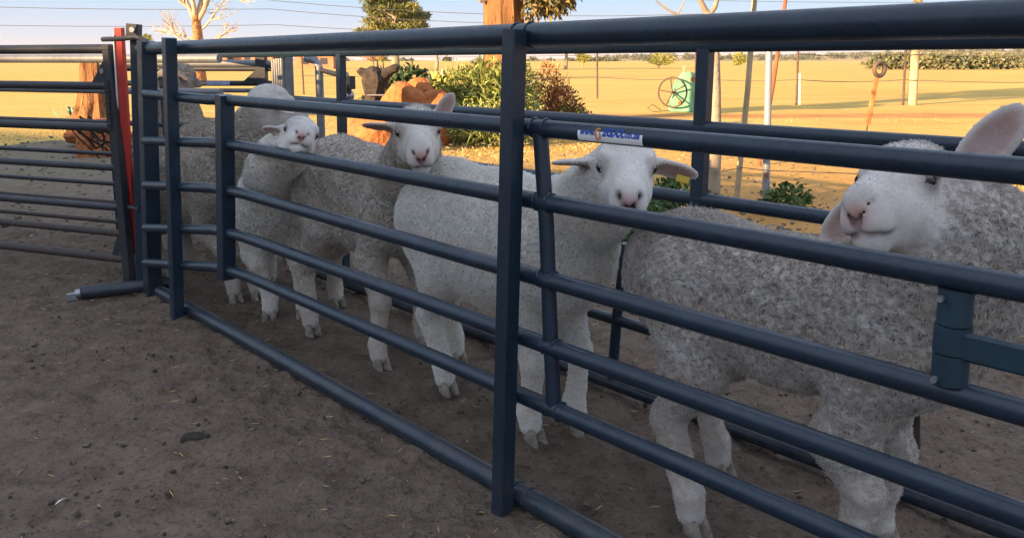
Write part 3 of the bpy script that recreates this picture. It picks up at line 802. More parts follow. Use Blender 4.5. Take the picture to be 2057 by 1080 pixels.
def make_sheep(P, label, s0, t0, ang, h, coat, flc, seed, group='sheep penned in the race'):
    V, Q, N, wool, pink, dark, ear_in, stain, B, H = sheep_surface(P, h)
    P['_bare'] = np.clip(np.maximum(np.maximum(pink, dark), ear_in * .8), 0, 1)
    muz = np.exp(-(((V - H((.165, 0, -.05))) / (.05 * P['hs'])) ** 2).sum(1))
    me = mesh_from('sheep', V, Q, coat, True, dict(wool=wool, pink=pink, dark=dark, ear_in=ear_in, stain=stain, muzzle=muz))
    root = link('sheep', me)
    root.location = W(s0, t0, 0); root.rotation_euler = (0, 0, math.atan2(DV[1], DV[0]) + ang)
    tag(root, label, 'sheep', group)
    if P['clumps']: fleece_curves(V, Q, N, wool, P, None, flc, root, seed)
    for y in (-1, 1):                                               # eyeballs, lids
        if P.get('closed'): continue
        import bmesh
        bm = bmesh.new(); bmesh.ops.create_uvsphere(bm, u_segments=16, v_segments=10, radius=.0152 * P['hs'])
        em = bpy.data.meshes.new('eye'); bm.to_mesh(em); bm.free(); em.materials.append(M['eye'])
        em.polygons.foreach_set('use_smooth', np.ones(len(em.polygons), dtype=bool))
        link('eye', em, root, H((.040, y * P.get('eye_y', .0530), .014)))
        m = MB(); pts = []                                          # upper lid
        for k in range(9):
            a = math.pi * (.02 + .96 * k / 8); pts.append(H((.040 + .0175 * math.cos(a), y * (.0610 - .003 * math.sin(a)), .0145 + .0105 * math.sin(a))))
        m.tube(pts, [x * P['hs'] for x in tuple(q * P.get('lid', 1) for q in (.002, .0035, .0045, .005, .005, .005, .0045, .0035, .002))], 8)
        V2 = np.concatenate(m.V); link('eyelid', mesh_from('eyelid', V2, m.F, M['eyelid']), root)
    for leg in P['legs']:
        e = leg['j'][-1]; m = hoof_mesh((e[0] + .014, e[1], leg.get('lift', 0.0)), leg.get('yaw', 0), P.get('hoof', 1.0))
        link('hoof', mesh_from('hoof', np.concatenate(m.V), m.F, M['hoof']), root)
    return root

t = NT('eye', 0.08, 0.6); t.set('Base Color', (.012, .009, .008, 1)); M['eye'] = t.m
simple('eyelid', (.42, .34, .32), .8, vary=.2, scale=60)
simple('hoof', (.30, .245, .20), .7, vary=.5, scale=50, bump=.3, bscale=120)

def L4(hip, r, js, rr, **kw):
    d = dict(j=[hip] + js, r=[r] + rr); d.update(kw); return d

def std_legs(P):
    """front and hind legs from shoulder (sx), hip (hx) and hoof offsets"""
    out = []
    for y, (fx, fy), (bx, by) in ((1, P['fl'], P['hl']), (-1, P['fr'], P['hr'])):
        sx, hx, sz, hz = P['sx'], P['hx'], P['sz'], P['hz']; w = P.get('lw', 1.0)
        k = .22 * P.get('lz', 1.0)
        ex, ey = sx - .035 + .25 * (fx - sx), y * .085 * .8 + .2 * fy
        kx, ky = sx + .62 * (fx - sx) + .012, .45 * y * .085 + .55 * fy
        fx2 = fx
        out.append(dict(j=[(sx, y * .07, sz), (ex, ey, sz - .15), (kx, ky, k), ((kx + fx2 * 2 - .02) / 3, (ky + 2 * fy) / 3, .125), (fx2 - .012, fy, .085), (fx2 - .004, fy, .048)],
                        r=[.078, .046 * w, .0315 * w, .0235 * w, .0275 * w, .029 * w], w=[1, .75, .4, .28, .2, .15], yaw=P.get('fyaw', 0)))
        tx, ty = hx + .055 + .3 * (bx - hx), y * .085 * .7 + .3 * by
        ox, oy = hx - .055 + .75 * (bx - hx), .3 * y * .085 + .7 * by
        out.append(dict(j=[(hx, y * .065, hz), (tx, ty, hz - .16), (ox, oy, k + .015), ((ox + 2 * bx - .016) / 3, (oy + 2 * by) / 3, .13), (bx - .010, by, .088), (bx - .004, by, .048)],
                        r=[.095, .062 * w, .0345 * w, .0255 * w, .029 * w, .030 * w], w=[1, .9, .6, .35, .2, .15], hind=True, yaw=P.get('hyaw', 0)))
    return out
# ------------------------------------------------------------------ the six sheep (coordinates along s, across t, up z in the pen frame)
coat_cream = coat_material('coat_white', (.74, .70, .66), (.78, .74, .68), (.46, .40, .31), .5)
coat_grey = coat_material('coat_grey', (.68, .63, .58), (.54, .49, .43), (.22, .18, .14), .15)
coat_pale = coat_material('coat_pale', (.70, .65, .61), (.55, .50, .455), (.24, .195, .15), .0)
coat_brown = coat_material('coat_brown', (.38, .33, .285), (.42, .365, .31), (.20, .16, .12), .1)
coat_grey2 = coat_material('coat_grey_dark', (.62, .58, .54), (.42, .365, .31), (.20, .16, .12), .1)
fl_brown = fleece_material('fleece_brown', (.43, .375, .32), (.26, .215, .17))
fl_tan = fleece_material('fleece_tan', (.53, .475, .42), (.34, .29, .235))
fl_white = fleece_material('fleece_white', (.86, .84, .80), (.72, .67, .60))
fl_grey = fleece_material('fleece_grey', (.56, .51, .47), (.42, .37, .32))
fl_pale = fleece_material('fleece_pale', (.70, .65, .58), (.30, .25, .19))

def sheep(label, s0, t0, deg, h, coat, flc, seed, hip, sho, zb, zl, hoofs, neck, head, face, crown, hs, lat=.80, rv=None, **kw):
    a = R(deg); ca, sa = math.cos(a), math.sin(a)
    def P3(p): x, y = p[0] - s0, p[1] - t0; return (x * ca + y * sa, -x * sa + y * ca, p[2])
    def D3(v): return (v[0] * ca + v[1] * sa, -v[0] * sa + v[1] * ca, v[2])
    zbh, zbs = zb; zlh, zls = zl
    rh, rs = (zbh - zlh) / 2, (zbs - zls) / 2; zh, zs = (zbh + zlh) / 2, (zbs + zls) / 2
    H = P3((*hip, zh)); S_ = P3((*sho, zs))
    P = dict(hs=hs, head=P3(head), face=D3(face), crown=D3(crown), lat=lat)
    rh -= .020; rs -= .018
    P['torso'] = [((H[0] + .03, H[1], zh), (S_[0], S_[1], zs), rh, rs)]
    P['torso_ell'] = [((H[0] - .01, H[1], zbh - .160), (.145, .120, .148)), ((S_[0] + .04, S_[1], zs + .0), (.12, .105, rs * .98)),
                      ((H[0] * .5 + S_[0] * .5, H[1] * .5 + S_[1] * .5, zh - .02), (.22, .130, rh))]
    P['neck'] = [(P3(c), r * .90) for c, r in neck]
    P['hx'], P['sx'], P['hz'], P['sz'] = H[0], S_[0], zbh - .17, zbs - .20
    for k, v in hoofs.items(): P[k] = P3((*v, 0))[:2]
    P['tail'] = ((H[0] - .150, H[1], zbh - .13), (H[0] - .165, H[1], zbh - .27), .026, .018)
    P.update(earL=(-.1, 1, .1), earR=(-.1, -1, .1), openL=(1, 0, -.3), openR=(1, 0, -.3), clumps=4500, per=8, short=14000)
    P.update(kw)
    P['legs'] = std_legs(P)
    return make_sheep(P, label, s0, t0, a, h, coat, flc, seed)

# big sheep nearest the camera, head turned to look out through the rails
sheep('largest sheep, grey woolly flank, head turned round above the hinge sleeve of the gate', 2.5, .33, 0, .0045, coat_pale, fl_grey, 11,
      (2.27, .33), (2.71, .315), (.675, .650), (.345, .360), dict(fr=(2.715, .205), fl=(2.68, .44), hr=(2.385, .19), hl=(2.295, .44)),
      [((2.74, .32, .53), .140), ((2.80, .325, .63), .125), ((2.84, .33, .70), .100), ((2.805, .32, .755), .070)], (2.745, .272, .768), (-.24, -.950, .15), (-.22, .22, .95), 1.12,
      earL=(-.10, .78, .66), openL=(.9, .2, .1), earR=(.05, -.85, -.50), openR=(1, .1, .0), ear=.072, fk=.66, earw=1.25, eye_y=.0470, lid=1.5, clumps=60000, per=3, short=40000, flen=.0034, lie=.35, thick=.00042, poll_wool=.45, lump=1.15, lw=1.02)

# white sheep in the middle, looking straight at the camera under the sticker
sheep('clean white sheep standing sideways, facing the camera under the web address sticker, ears level', 1.62, .32, 0, .0045, coat_cream, fl_white, 12,
      (1.40, .32), (1.845, .32), (.715, .705), (.300, .325), dict(fr=(1.855, .235), fl=(1.900, .365), hr=(1.455, .265), hl=(1.285, .445)),
      [((1.89, .32, .565), .125), ((2.03, .282, .665), .098), ((2.115, .250, .745), .078)], (2.155, .230, .756), (.655, -.752, -.02), (.01, .0, .999), .985,
      earL=(-.05, 1, -.26), openL=(.75, 0, -.65), earR=(-.05, -1, -.04), openR=(.25, 0, -1), ear=.058, earz=.014, clumps=44000, per=3, short=60000, flen=.0055, lock=.003, lie=1.6, poll_wool=.35, lump=.6, nostril=.0085)

_e = [o for o in bpy.data.objects if o.get('label', '').startswith('clean white sheep')][0]
_m = MB(); _B, _H = head_frame((2.155 - 1.62, .230 - .32, .756), (.655, -.752, -.02), (.01, .0, .999), .985)
_m.beam(_H((-.020, .116, -.016)), _H((-.020, .145, -.024)), .005, .016, (1, 0, 0), .001); _m.beam(_H((-.020, .130, -.024)), _H((-.020, .132, -.038)), .004, .010, (1, 0, 0), .001)
simple('tag_yellow', (.62, .42, .05), .5, vary=.1)
link('ear_tag', mesh_from('ear_tag', np.concatenate(_m.V), _m.F, M['tag_yellow'], False), _e)

# sheep with its head over the white one's rump
sheep('grey-brown sheep with one ear pricked up, chin over the rump of the white sheep', .88, .35, 0, .005, coat_grey, fl_tan, 13,
      (.735, .36), (1.09, .35), (.735, .695), (.335, .350), dict(fr=(1.16, .225), fl=(1.085, .46), hr=(.70, .235), hl=(.47, .48)),
      [((1.13, .34, .575), .120), ((1.28, .28, .67), .100), ((1.395, .21, .765), .080)], (1.445, .184, .794), (.816, -.576, -.056), (.014, -.077, .997), .935,
      earL=(-.1, .55, .85), openL=(1, .3, 0), earR=(-.15, -1, .12), openR=(.5, 0, -.9), ear=.058, clumps=22000, per=4, short=24000, flen=.0030, lie=.5)

# lamb resting its chin on the rail
sheep('small white-faced lamb with its chin resting on the second rail of the gate', .25, .36, -37, .005, coat_cream, fl_white, 14,
      (.10, .47), (.40, .245), (.60, .60), (.29, .30), dict(fr=(.445, .20), fl=(.525, .30), hr=(.0, .42), hl=(.10, .56)),
      [((.43, .215, .50), .105), ((.58, .165, .60), .088), ((.75, .115, .68), .078), ((.91, .085, .735), .072)], (.967, .073, .757), (.875, -.374, .300), (-.157, .380, .911), .81,
      earR=(-.25, -1, -.05), openR=(.3, 0, -1), earL=(-1, .35, -.3), openL=(.3, 1, 0), ear=.048, clumps=14000, per=4, short=20000, flen=.0038, lie=.5, poll_wool=.2, lat=.74)

# sheep at the left end, seen with its head turned away
sheep('woolly grey sheep with its head turned away, showing the white back of its poll', -.22, .21, 6, .0055, coat_grey2, fl_brown, 15,
      (-.45, .17), (-.02, .24), (.625, .635), (.270, .300), dict(fr=(.115, .205), fl=(.155, .285), hr=(-.42, .10), hl=(-.52, .27)),
      [((.03, .26, .53), .130), ((.12, .295, .66), .125), ((.20, .33, .76), .105)], (.245, .345, .815), (-.30, .85, -.10), (.1, .1, 1), 1.05,
      earL=(-.2, .75, -.85), openL=(1, 0, -.3), earR=(-.3, -1, -.2), openR=(.3, 0, -1), ear=.06, clumps=20000, per=4, short=16000, flen=.0035, poll_wool=.15)

# sheep standing the other way with raised head
sheep('sheep facing left with its head held high behind the two upright posts', -.80, .46, 180, .0055, coat_brown, fl_brown, 16,
      (-.52, .46), (-1.00, .46), (.725, .735), (.330, .340), dict(fr=(-1.02, .56), fl=(-1.0, .36), hr=(-.5, .56), hl=(-.46, .36)),
      [((-1.04, .455, .60), .135), ((-1.035, .452, .74), .110), ((-1.01, .45, .86), .090)], (-1.05, .45, .895), (-.66, -.74, -.10), (0, 0, 1), 1.05,
      earL=(-1, .25, -.75), openL=(.2, 1, 0), earR=(-1, -.25, -.75), openR=(.2, -1, 0), ear=.05, clumps=16000, per=4, short=16000, flen=.0035, poll_wool=.95)
# ------------------------------------------------------------------ leaves, trees, bushes
def leaf_mat(name, a, b, c=None, rough=.6):
    t = NT(name, rough, .25)
    v = t.attr('tone')
    st = [(0.0, a), (0.6, b)] + ([(1.0, c)] if c else [])
    t.set('Base Color', t.ramp(v, st))
    t.b.inputs['Transmission Weight'].default_value = 0.0
    M[name] = t.m
    return t.m
leaf_mat('leaf_pine', (.055, .075, .025), (.16, .17, .05), (.26, .22, .08))
leaf_mat('leaf_gum', (.07, .07, .03), (.18, .14, .05), (.32, .20, .07)); leaf_mat('leaf_green', (.08, .115, .03), (.20, .24, .065), (.38, .37, .14))
leaf_mat('leaf_dark', (.025, .05, .02), (.05, .085, .035), (.08, .11, .05))
leaf_mat('leaf_yellow', (.16, .19, .03), (.32, .32, .07), (.45, .40, .12))
leaf_mat('leaf_aloe', (.10, .22, .20), (.17, .33, .30), (.26, .42, .38))
leaf_mat('leaf_rust', (.25, .12, .05), (.42, .22, .09), (.52, .32, .14))
leaf_mat('leaf_field', (.14, .16, .035), (.27, .27, .06), (.36, .33, .09))
leaf_mat('leaf_low', (.04, .08, .02), (.09, .14, .04), (.16, .21, .08)); leaf_mat('leaf_hedge_hazed', (.09, .10, .055), (.14, .145, .075), (.19, .185, .10))  # hedge leaves paled and dulled, distance haze put into their colour
leaf_mat('petal_red', (.45, .10, .06), (.65, .22, .14)); leaf_mat('petal_white', (.6, .58, .45), (.75, .73, .6))
leaf_mat('straw', (.42, .29, .10), (.56, .40, .145), (.66, .50, .22))
leaf_mat('far_leaf', (.05, .065, .035), (.09, .105, .05), (.15, .14, .07))
simple('bark_orange', (.33, .165, .075), .95, vary=.5, scale=9, bump=1.0, bscale=18, bdist=.03)
def bark(name, a, b):
    t = NT(name, .95, .1); v = t.mapping((1, 1, .12)); n1 = t.noise(16, 6, .65, co=v, dist=.6); n2 = t.noise(3, 4, .6)
    c = t.ramp(n1, [(.34, tuple(x * .22 for x in a)), (.46, a), (.7, b)]); c = t.mix(t.ramp(n2, [(.4, 0), (.7, .5)]), c, tuple(x * .6 for x in a))
    t.set('Base Color', c); t.bump(n1, 1.0, .06); M[name] = t.m
bark('bark_gum', (.25, .125, .06), (.40, .21, .10))
simple('bark_pale', (.36, .285, .21), .95, vary=.3, scale=10, bump=.6, bscale=40, bdist=.01)
simple('bark_stump', (.30, .19, .115), .95, vary=.45, scale=9, bump=1.0, bscale=20, bdist=.03); simple('bark_grey', (.26, .22, .17), .95, vary=.35, scale=12, bump=.6, bscale=40)
simple('dead_twig', (.42, .34, .26), .9, vary=.25, scale=20)
simple('rock_orange', (.42, .145, .05), .95, vary=.4, scale=5, bump=1.0, bscale=14, bdist=.06)
simple('rust', (.40, .15, .06), .85, vary=.45, scale=14, bump=.3, bscale=60)
simple('dark_rust', (.11, .075, .06), .85, vary=.45, scale=18, bump=.4, bscale=50)
simple('charred_wood', (.045, .036, .032), .9, vary=.5, scale=12, bump=.8, bscale=30, bdist=.02)
simple('machine_green', (.20, .42, .27), .65, vary=.2, scale=5, bump=.15)
simple('pole_wood', (.46, .36, .22), .9, vary=.2, scale=9, bump=.4)
simple('post_white', (.62, .56, .44), .85, vary=.15); simple('brick_far', (.42, .19, .11), .9, vary=.25, scale=2)
simple('roof_far', (.40, .22, .15), .8, vary=.2); simple('window_dark', (.05, .05, .06), .3, vary=.1); simple('wire', (.10, .09, .085), .6, vary=.2)
simple('steel_pole', (.33, .34, .37), .4, .5, vary=.1, scale=12, metal=.3); simple('red_brown', (.28, .09, .045), .8, vary=.3, scale=12)

def blades(P, D, L, Wd, bend=.25, seed=0):
    """lance-shaped leaves: 2 quads each, from P along D (unit), length L, width Wd"""
    g = np.random.default_rng(seed); n = len(P)
    r = g.normal(size=(n, 3)); s = np.cross(D, r); s /= np.linalg.norm(s, axis=1)[:, None] + 1e-9; nn = np.cross(s, D)
    L = np.broadcast_to(L, n)[:, None]; Wd = np.broadcast_to(Wd, n)[:, None]
    mid = P + D * L * .5 + nn * L * .06; tip = P + D * L - np.array([0, 0, 1]) * L * bend
    V = np.stack([P - s * Wd * .2, P + s * Wd * .2, mid + s * Wd * .5, mid - s * Wd * .5, tip + s * Wd * .06, tip - s * Wd * .06], 1).reshape(-1, 3)
    i = np.arange(n)[:, None] * 6
    F = np.concatenate([i + np.array([[0, 1, 2, 3]]), i + np.array([[3, 2, 4, 5]])])
    tone = np.repeat(np.clip(g.normal(.5, .24, n), 0, 1), 6)
    return V, F, tone

def unit(v): return v / (np.linalg.norm(v, axis=1)[:, None] + 1e-9)

def in_blobs(blobs, n, g, shell=.5):
    vol = np.array([b[3] * b[4] * b[5] for b in blobs]); k = g.choice(len(blobs), n, p=vol / vol.sum())
    B = np.array(blobs)[k]; d = unit(g.normal(size=(n, 3))); r = g.uniform(shell ** 3, 1, n) ** (1 / 3)
    return B[:, :3] + d * r[:, None] * B[:, 3:6], d

def foliage(name, blobs, n, ln, wd, mat, parent, seed, up=.3, shell=.5, bend=.2, tone_noise=2.0):
    g = np.random.default_rng(seed); P, d = in_blobs(blobs, n, g, shell)
    P = P + .12 * np.array([b[3] for b in blobs]).mean() * g.normal(size=(n, 3)) * .6
    D = unit(d * .7 + g.normal(size=(n, 3)) * .6 + np.array([0, 0, up]))
    P[:, 2] = np.maximum(P[:, 2], .01)
    V, F, tone = blades(P, D, ln * g.uniform(.6, 1.3, n), wd * g.uniform(.7, 1.3, n), bend, seed)
    tone = np.clip(tone + .22 * np.repeat(sines(P, tone_noise, 16, seed), 6), 0, 1)
    w = parent; off = np.zeros(3)
    while w is not None: off = off + np.array(w.location); w = w.parent
    return link(name, mesh_from(name, V - off, F, M[mat], False, dict(tone=tone)), parent)

def branch_tree(m, p, d, L, r, depth, g, spread=.55, kids=3, up=.1, shrink=.62):
    n = 4; pts = [p]; q = np.array(p, float); dd = np.array(d, float)
    for i in range(n):
        dd = dd + g.normal(size=3) * .10 + np.array([0, 0, up * .2]); dd /= np.linalg.norm(dd); q = q + dd * L / n; pts.append(q.copy())
    m.tube(pts, list(np.linspace(r, r * .62, n + 1)), 9 if r > .04 else (6 if r > .012 else 4), cap=False)
    if depth == 0: return
    for k in range(kids):
        t_ = g.uniform(.45, 1.0) if k else 1.0; i = min(n, int(t_ * n)); b = pts[i]
        nd = dd + g.normal(size=3) * spread + np.array([0, 0, up]); nd /= np.linalg.norm(nd)
        branch_tree(m, b, nd, L * shrink * g.uniform(.75, 1.2), r * (.60 if k else .66), depth - 1, g, spread, kids, up, shrink)

def wobble_trunk(m, pts, rad, sides=24, flute=.08, lobes=7, seed=0):
    """trunk loft with fluted, uneven girth"""
    g = np.random.default_rng(seed); P = np.array(pts, float); n = len(P); V = []; F = []
    ph = g.uniform(0, 6, 6)
    for i in range(n):
        for k in range(sides):
            a = 2 * math.pi * k / sides
            r = rad[i] * (1 + flute * math.sin(lobes * a + ph[0] + .3 * i) + .5 * flute * math.sin((lobes + 4) * a + ph[1] - .5 * i) + .03 * g.normal())
            V.append(P[i] + np.array([r * math.cos(a), r * math.sin(a), 0]))
    for i in range(n - 1):
        for k in range(sides): F.append((i * sides + k, i * sides + (k + 1) % sides, (i + 1) * sides + (k + 1) % sides, (i + 1) * sides + k))
    F.append(tuple((n - 1) * sides + k for k in range(sides)))
    return m.add(V, F)

# ---- garden clump round the big trunk: rocks, aloes, bushes
big = thing('gum_tree', 'thick orange-barked tree trunk rising out of the bushes', 'tree', (-.12, 13.0, -.05))
m = MB(); wobble_trunk(m, [(-.12, 13, -.1), (-.12, 13, .3), (-.12, 13, 1.0), (-.13, 13, 1.8), (-.16, 13, 2.6), (-.2, 13, 3.4)], [.46, .36, .315, .30, .31, .34], 30, .05, 6, 3); m.build('trunk', M['bark_gum'], big)
g = np.random.default_rng(21); m = MB()
for d, r in (((-.6, .2, .8), .16), ((.55, -.1, .8), .17), ((.1, .4, .9), .15), ((.7, .35, .5), .1)):
    branch_tree(m, (-.18 + d[0] * .1, 13, 3.2), np.array(d) / np.linalg.norm(d), 1.9, r, 3, g, .5, 3, .15)
m.build('branch', M['bark_grey'], big)
for q in (((.18, 12.9, 1.55), (.35, 12.8, 1.75), (.48, 12.75, 2.0), (.52, 12.75, 2.4)), ((.20, 12.85, 1.45), (.40, 12.75, 1.62), (.55, 12.7, 1.85), (.70, 12.7, 2.3)), ((-.40, 12.9, 1.95), (-.50, 12.85, 1.92), (-.56, 12.8, 2.05))):
    m = MB(); m.tube(q, [.035, .028, .02, .012][:len(q)], 7); m.build('branch', M['bark_grey'], big)
foliage('crown', [(-.9, 13, 4.4, 1.5, 1.4, .8), (.8, 13, 4.6, 1.6, 1.4, .9), (0, 13.4, 5.3, 1.8, 1.6, 1.0), (1.7, 13.2, 3.7, .9, .9, .6), (.62, 12.75, 1.95, .34, .3, .26), (.42, 12.7, 2.15, .30, .25, .3), (.30, 12.7, 1.85, .16, .2, .2), (.85, 12.7, 2.05, .22, .25, .2), (-.60, 12.8, 1.98, .08, .08, .10), (.95, 12.9, 2.35, .3, .3, .25)], 9000, .12, .05, 'leaf_gum', big, 31, up=-.3)

foliage('crown', [(.62, 12.75, 1.95, .34, .3, .26), (.40, 12.7, 2.1, .28, .25, .25), (.28, 12.7, 1.80, .14, .2, .16), (.85, 12.7, 2.05, .22, .25, .2)], 900, .10, .045, 'leaf_gum', big, 33, up=-.3)

def boulder(name, label, c, r, squash, seed, parts=None, amp=.20):
    o = thing(name, label, 'boulder', (c[0], c[1], 0))
    for k, (dx, dy, dz, rr) in enumerate(parts or [(0, 0, 0, 1)]):
        V, F = rough_ball(r * rr, 3, amp, seed + k, squash, 1.7)
        g = np.random.default_rng(seed + 9); n = g.normal(size=(7, 3)); n[:, 2] = abs(n[:, 2]) * .4; n = unit(n)      # flat fractured faces
        for q in n:
            d = V @ q; lim = r * rr * .66; V = V - np.outer(np.maximum(d - lim, 0), q) * .9
        m = MB(); m.add(V + np.array([c[0] + dx, c[1] + dy, c[2] + dz]), F); m.build('stone' if parts else 'rock', M['rock_orange'], o, sharp=28)
    return o
boulder('boulder', 'rounded orange earth mound in the sun, lower than the cracked rocks', (-1.42, 9.3, .12), .52, (1.15, .9, .78), 4, amp=.12)
boulder('boulder', 'cracked orange boulder of broken stones at the foot of the bushes', (-1.2, 10.1, .48), .34, (1.2, .9, .75), 14,
        [(-.17, 0, .02, 1.0), (.22, -.05, -.04, .82), (.02, .05, .16, .62), (.52, .0, -.22, .55), (0, .1, -.36, 1.2), (-.02, .1, -.45, 1.25)])

bs = thing('oleander_bush', 'bushy green shrub with lance-shaped leaves in front of the trunk', 'bush', (-.05, 10.4, 0))
foliage('leaves', [(-.52, 10.5, .52, .40, .42, .38), (-.18, 10.3, .48, .40, .42, .42), (.02, 10.6, .62, .34, .4, .36), (-.25, 9.9, .20, .58, .45, .25), (-.66, 10.2, .28, .28, .32, .26), (.12, 10.4, .26, .26, .35, .26), (-.35, 10.7, .80, .22, .3, .22)], 5400, .15, .021, 'leaf_green', bs, 41, up=.45, shell=.35)
m = MB(); g = np.random.default_rng(8)
for k in range(16):
    x, y = -.25 + g.normal() * .12, 10.4 + g.normal() * .12; m.tube([(x, y, -.02), (x + g.normal() * .12, y + g.normal() * .1, .3), (x + g.normal() * .3, y + g.normal() * .2, .75)], [.014, .010, .005], 5)
m.build('stem', M['bark_grey'], bs)
rd = thing('reed_clump', 'tall pale reeds with dry golden tips behind the green shrub', 'plant', (-.45, 10.9, 0))
def reed_part(name, c, n, hgt, wd, sx, mat, parent, seed, lean=.25):
    g = np.random.default_rng(seed); P = np.array([c]) + g.normal(size=(n, 3)) * np.array([sx, sx * .8, 0]); P[:, 2] = c[2]
    D = unit(np.stack([g.normal(0, lean, n), g.normal(0, lean, n), np.ones(n)], 1))
    V, F, tone = blades(P, D, hgt * g.uniform(.6, 1.05, n), wd, .12, seed)
    w = parent; off = np.array(w.location)
    if w.parent: off = off + np.array(w.parent.location)
    return link(name, mesh_from(name, V - off, F, M[mat], False, dict(tone=tone)), parent)
reed_part('leaves', (-.42, 10.9, .1), 420, 1.05, .035, .22, 'leaf_yellow', rd, 51)
reed_part('dry_leaves', (-.25, 10.85, .1), 200, 1.0, .03, .16, 'leaf_rust', rd, 52)
for k, (x, y, hgt, mt, lb) in enumerate(((-1.22, 11.0, 1.02, 'leaf_aloe', 'tall blue-green aloe above the cracked boulder'), (-.98, 10.9, .86, 'leaf_aloe', 'short blue-green aloe right of the tall one'),
                                         (-.72, 11.2, 1.06, 'leaf_aloe', 'pale green succulent with upright stems beside the reeds'))):
    al = thing('aloe', lb, 'plant', (x, y, 0), 'aloes')
    reed_part('leaves', (x, y, .12 + .3 * (k == 1)), 46, hgt - .15 - .3 * (k == 1), .085, .07, mt, al, 60 + k, .16)
    m = MB(); m.tube([(x, y, -.02), (x, y, .45)], [.06, .045], 8); m.build('stem', M['bark_grey'], al)
ys = thing('yellow_shrub', 'small yellow-green shrub between the aloes and the boulder', 'bush', (-.92, 10.5, 0))
foliage('leaves', [(-.92, 10.5, .62, .20, .2, .2), (-.70, 10.45, .45, .25, .22, .28)], 900, .10, .045, 'leaf_yellow', ys, 71)
ds = thing('dark_shrub', 'low dark-leaved shrub left of the cracked boulder', 'bush', (-1.62, 10.7, 0))
foliage('leaves', [(-1.52, 10.7, .62, .24, .25, .22), (-1.75, 10.6, .42, .24, .25, .2), (-1.36, 10.8, .76, .20, .25, .18), (-1.7, 10.6, .2, .3, .3, .2)], 1500, .085, .05, 'leaf_dark', ds, 72)
rb = thing('twiggy_bush', 'dry reddish twiggy bush at the right end of the shrubs', 'bush', (.62, 11.2, 0))
m = MB(); g = np.random.default_rng(12)
for k in range(16): branch_tree(m, (.60 + g.normal() * .14, 11.2 + g.normal() * .15, -.02), unit(np.array([[g.normal() * .25, g.normal() * .2, 1.0]]))[0], .42, .011, 2, g, .4, 3, .25, .7)
m.build('twigs', M['red_brown'], rb)
foliage('leaves', [(.52, 11.1, .6, .16, .25, .42), (.72, 11.2, .35, .26, .3, .3)], 900, .07, .03, 'leaf_rust', rb, 73)
lo = thing('low_shrub', 'low green shrub with red flowers beside the twiggy bush', 'bush', (.85, 11.3, 0))
foliage('leaves', [(.75, 11.2, .18, .32, .3, .2), (1.02, 11.3, .10, .2, .25, .14)], 1000, .09, .03, 'leaf_green', lo, 74)
foliage('flowers', [(1.05, 11.2, .18, .16, .2, .10)], 90, .05, .05, 'petal_red', lo, 75)['kind'] = 'stuff'

# low green plants behind the far panel
for k, (x, y, r, hh, n, lb) in enumerate(((.92, 4.45, .24, .22, 1500, 'green shrub with pale flowers between two sheep'), (.70, 3.95, .16, .16, 500, 'small green plant close behind the far fence'), (1.90, 5.4, .14, .10, 420, 'little green plant at the foot of the grey steel pole'))):
    w_ = thing('weed_plant', lb, 'plant', (x, y, 0), 'low green plants by the fence')
    foliage('leaves', [(x, y, hh * .6, r, r, hh), (x - r * .5, y + .05, hh * .4, r * .7, r, hh * .7)], n, .045, .026, 'leaf_low', w_, 80 + k)
    if k == 0: foliage('flowers', [(x, y, hh * .9, r * .9, r * .8, hh * .7)], 60, .025, .025, 'petal_white', w_, 90)['kind'] = 'stuff'

# gnarled black driftwood hung on a post
dw = thing('driftwood_stump', 'gnarled black driftwood stump with a knobbed arm', 'driftwood', (-1.66, 9.5, 0))
m = MB(); g = np.random.default_rng(3)
wobble_trunk(m, [(-1.66, 9.5, -.05), (-1.665, 9.5, .3), (-1.66, 9.5, .5), (-1.64, 9.5, .62), (-1.62, 9.5, .76), (-1.63, 9.5, .88), (-1.64, 9.5, .93)], [.10, .07, .06, .10, .145, .12, .04], 16, .16, 4, 5)
m.tube([(-1.60, 9.5, .78), (-1.50, 9.48, .84), (-1.42, 9.46, .89), (-1.37, 9.45, .91), (-1.34, 9.45, .95)], [.11, .075, .052, .058, .03], 10)
m.tube([(-1.37, 9.45, .91), (-1.355, 9.45, .86)], [.05, .02], 8); m.tube([(-1.68, 9.5, .82), (-1.80, 9.5, .88), (-1.83, 9.5, .86)], [.07, .045, .02], 8)
for k in range(7): m.tube([(-1.70 + .03 * k, 9.5, .86), (-1.71 + .032 * k + .01 * g.normal(), 9.49, .95 + .02 * g.normal())], [.02, .005], 5)
m.build('stump', M['charred_wood'], dw); m = MB(); m.tube([(-1.70, 9.38, .60), (-1.50, 9.38, .60)], .010, 8); m.build('rod', M['galv_and_sunlit'], dw)

# old green farm machine with a spoked flywheel
mc = thing('green_machine', 'old chipped mint green machine housing with a spoked flywheel', 'farm machine', (3.5, 16.5, -.03))
m = MB(); prof = [(3.27, -.04), (3.74, -.04), (3.76, .73), (3.66, .78), (3.55, .76), (3.42, .62), (3.34, .46), (3.29, .25)]
V = [(x, y, z) for y in (16.42, 16.72) for x, z in prof]; n = len(prof)
m.add(V, [tuple(range(n)), tuple(range(n, 2 * n))[::-1]] + [(k, k + n, (k + 1) % n + n, (k + 1) % n) for k in range(n)]); m.build('housing', M['machine_green'], mc, smooth=False)
fw = MB(); c = np.array([3.28, 16.36, .36]); ax1, ax2 = np.array([.52, -.3, 0.0]) / .6, Z3
ring = [c + .30 * (math.cos(a) * ax1 + math.sin(a) * ax2) for a in np.linspace(0, 2 * math.pi, 29)]
fw.tube(ring, .018, 6, cap=False); fly = fw.build('flywheel', M['dark_rust'], mc)
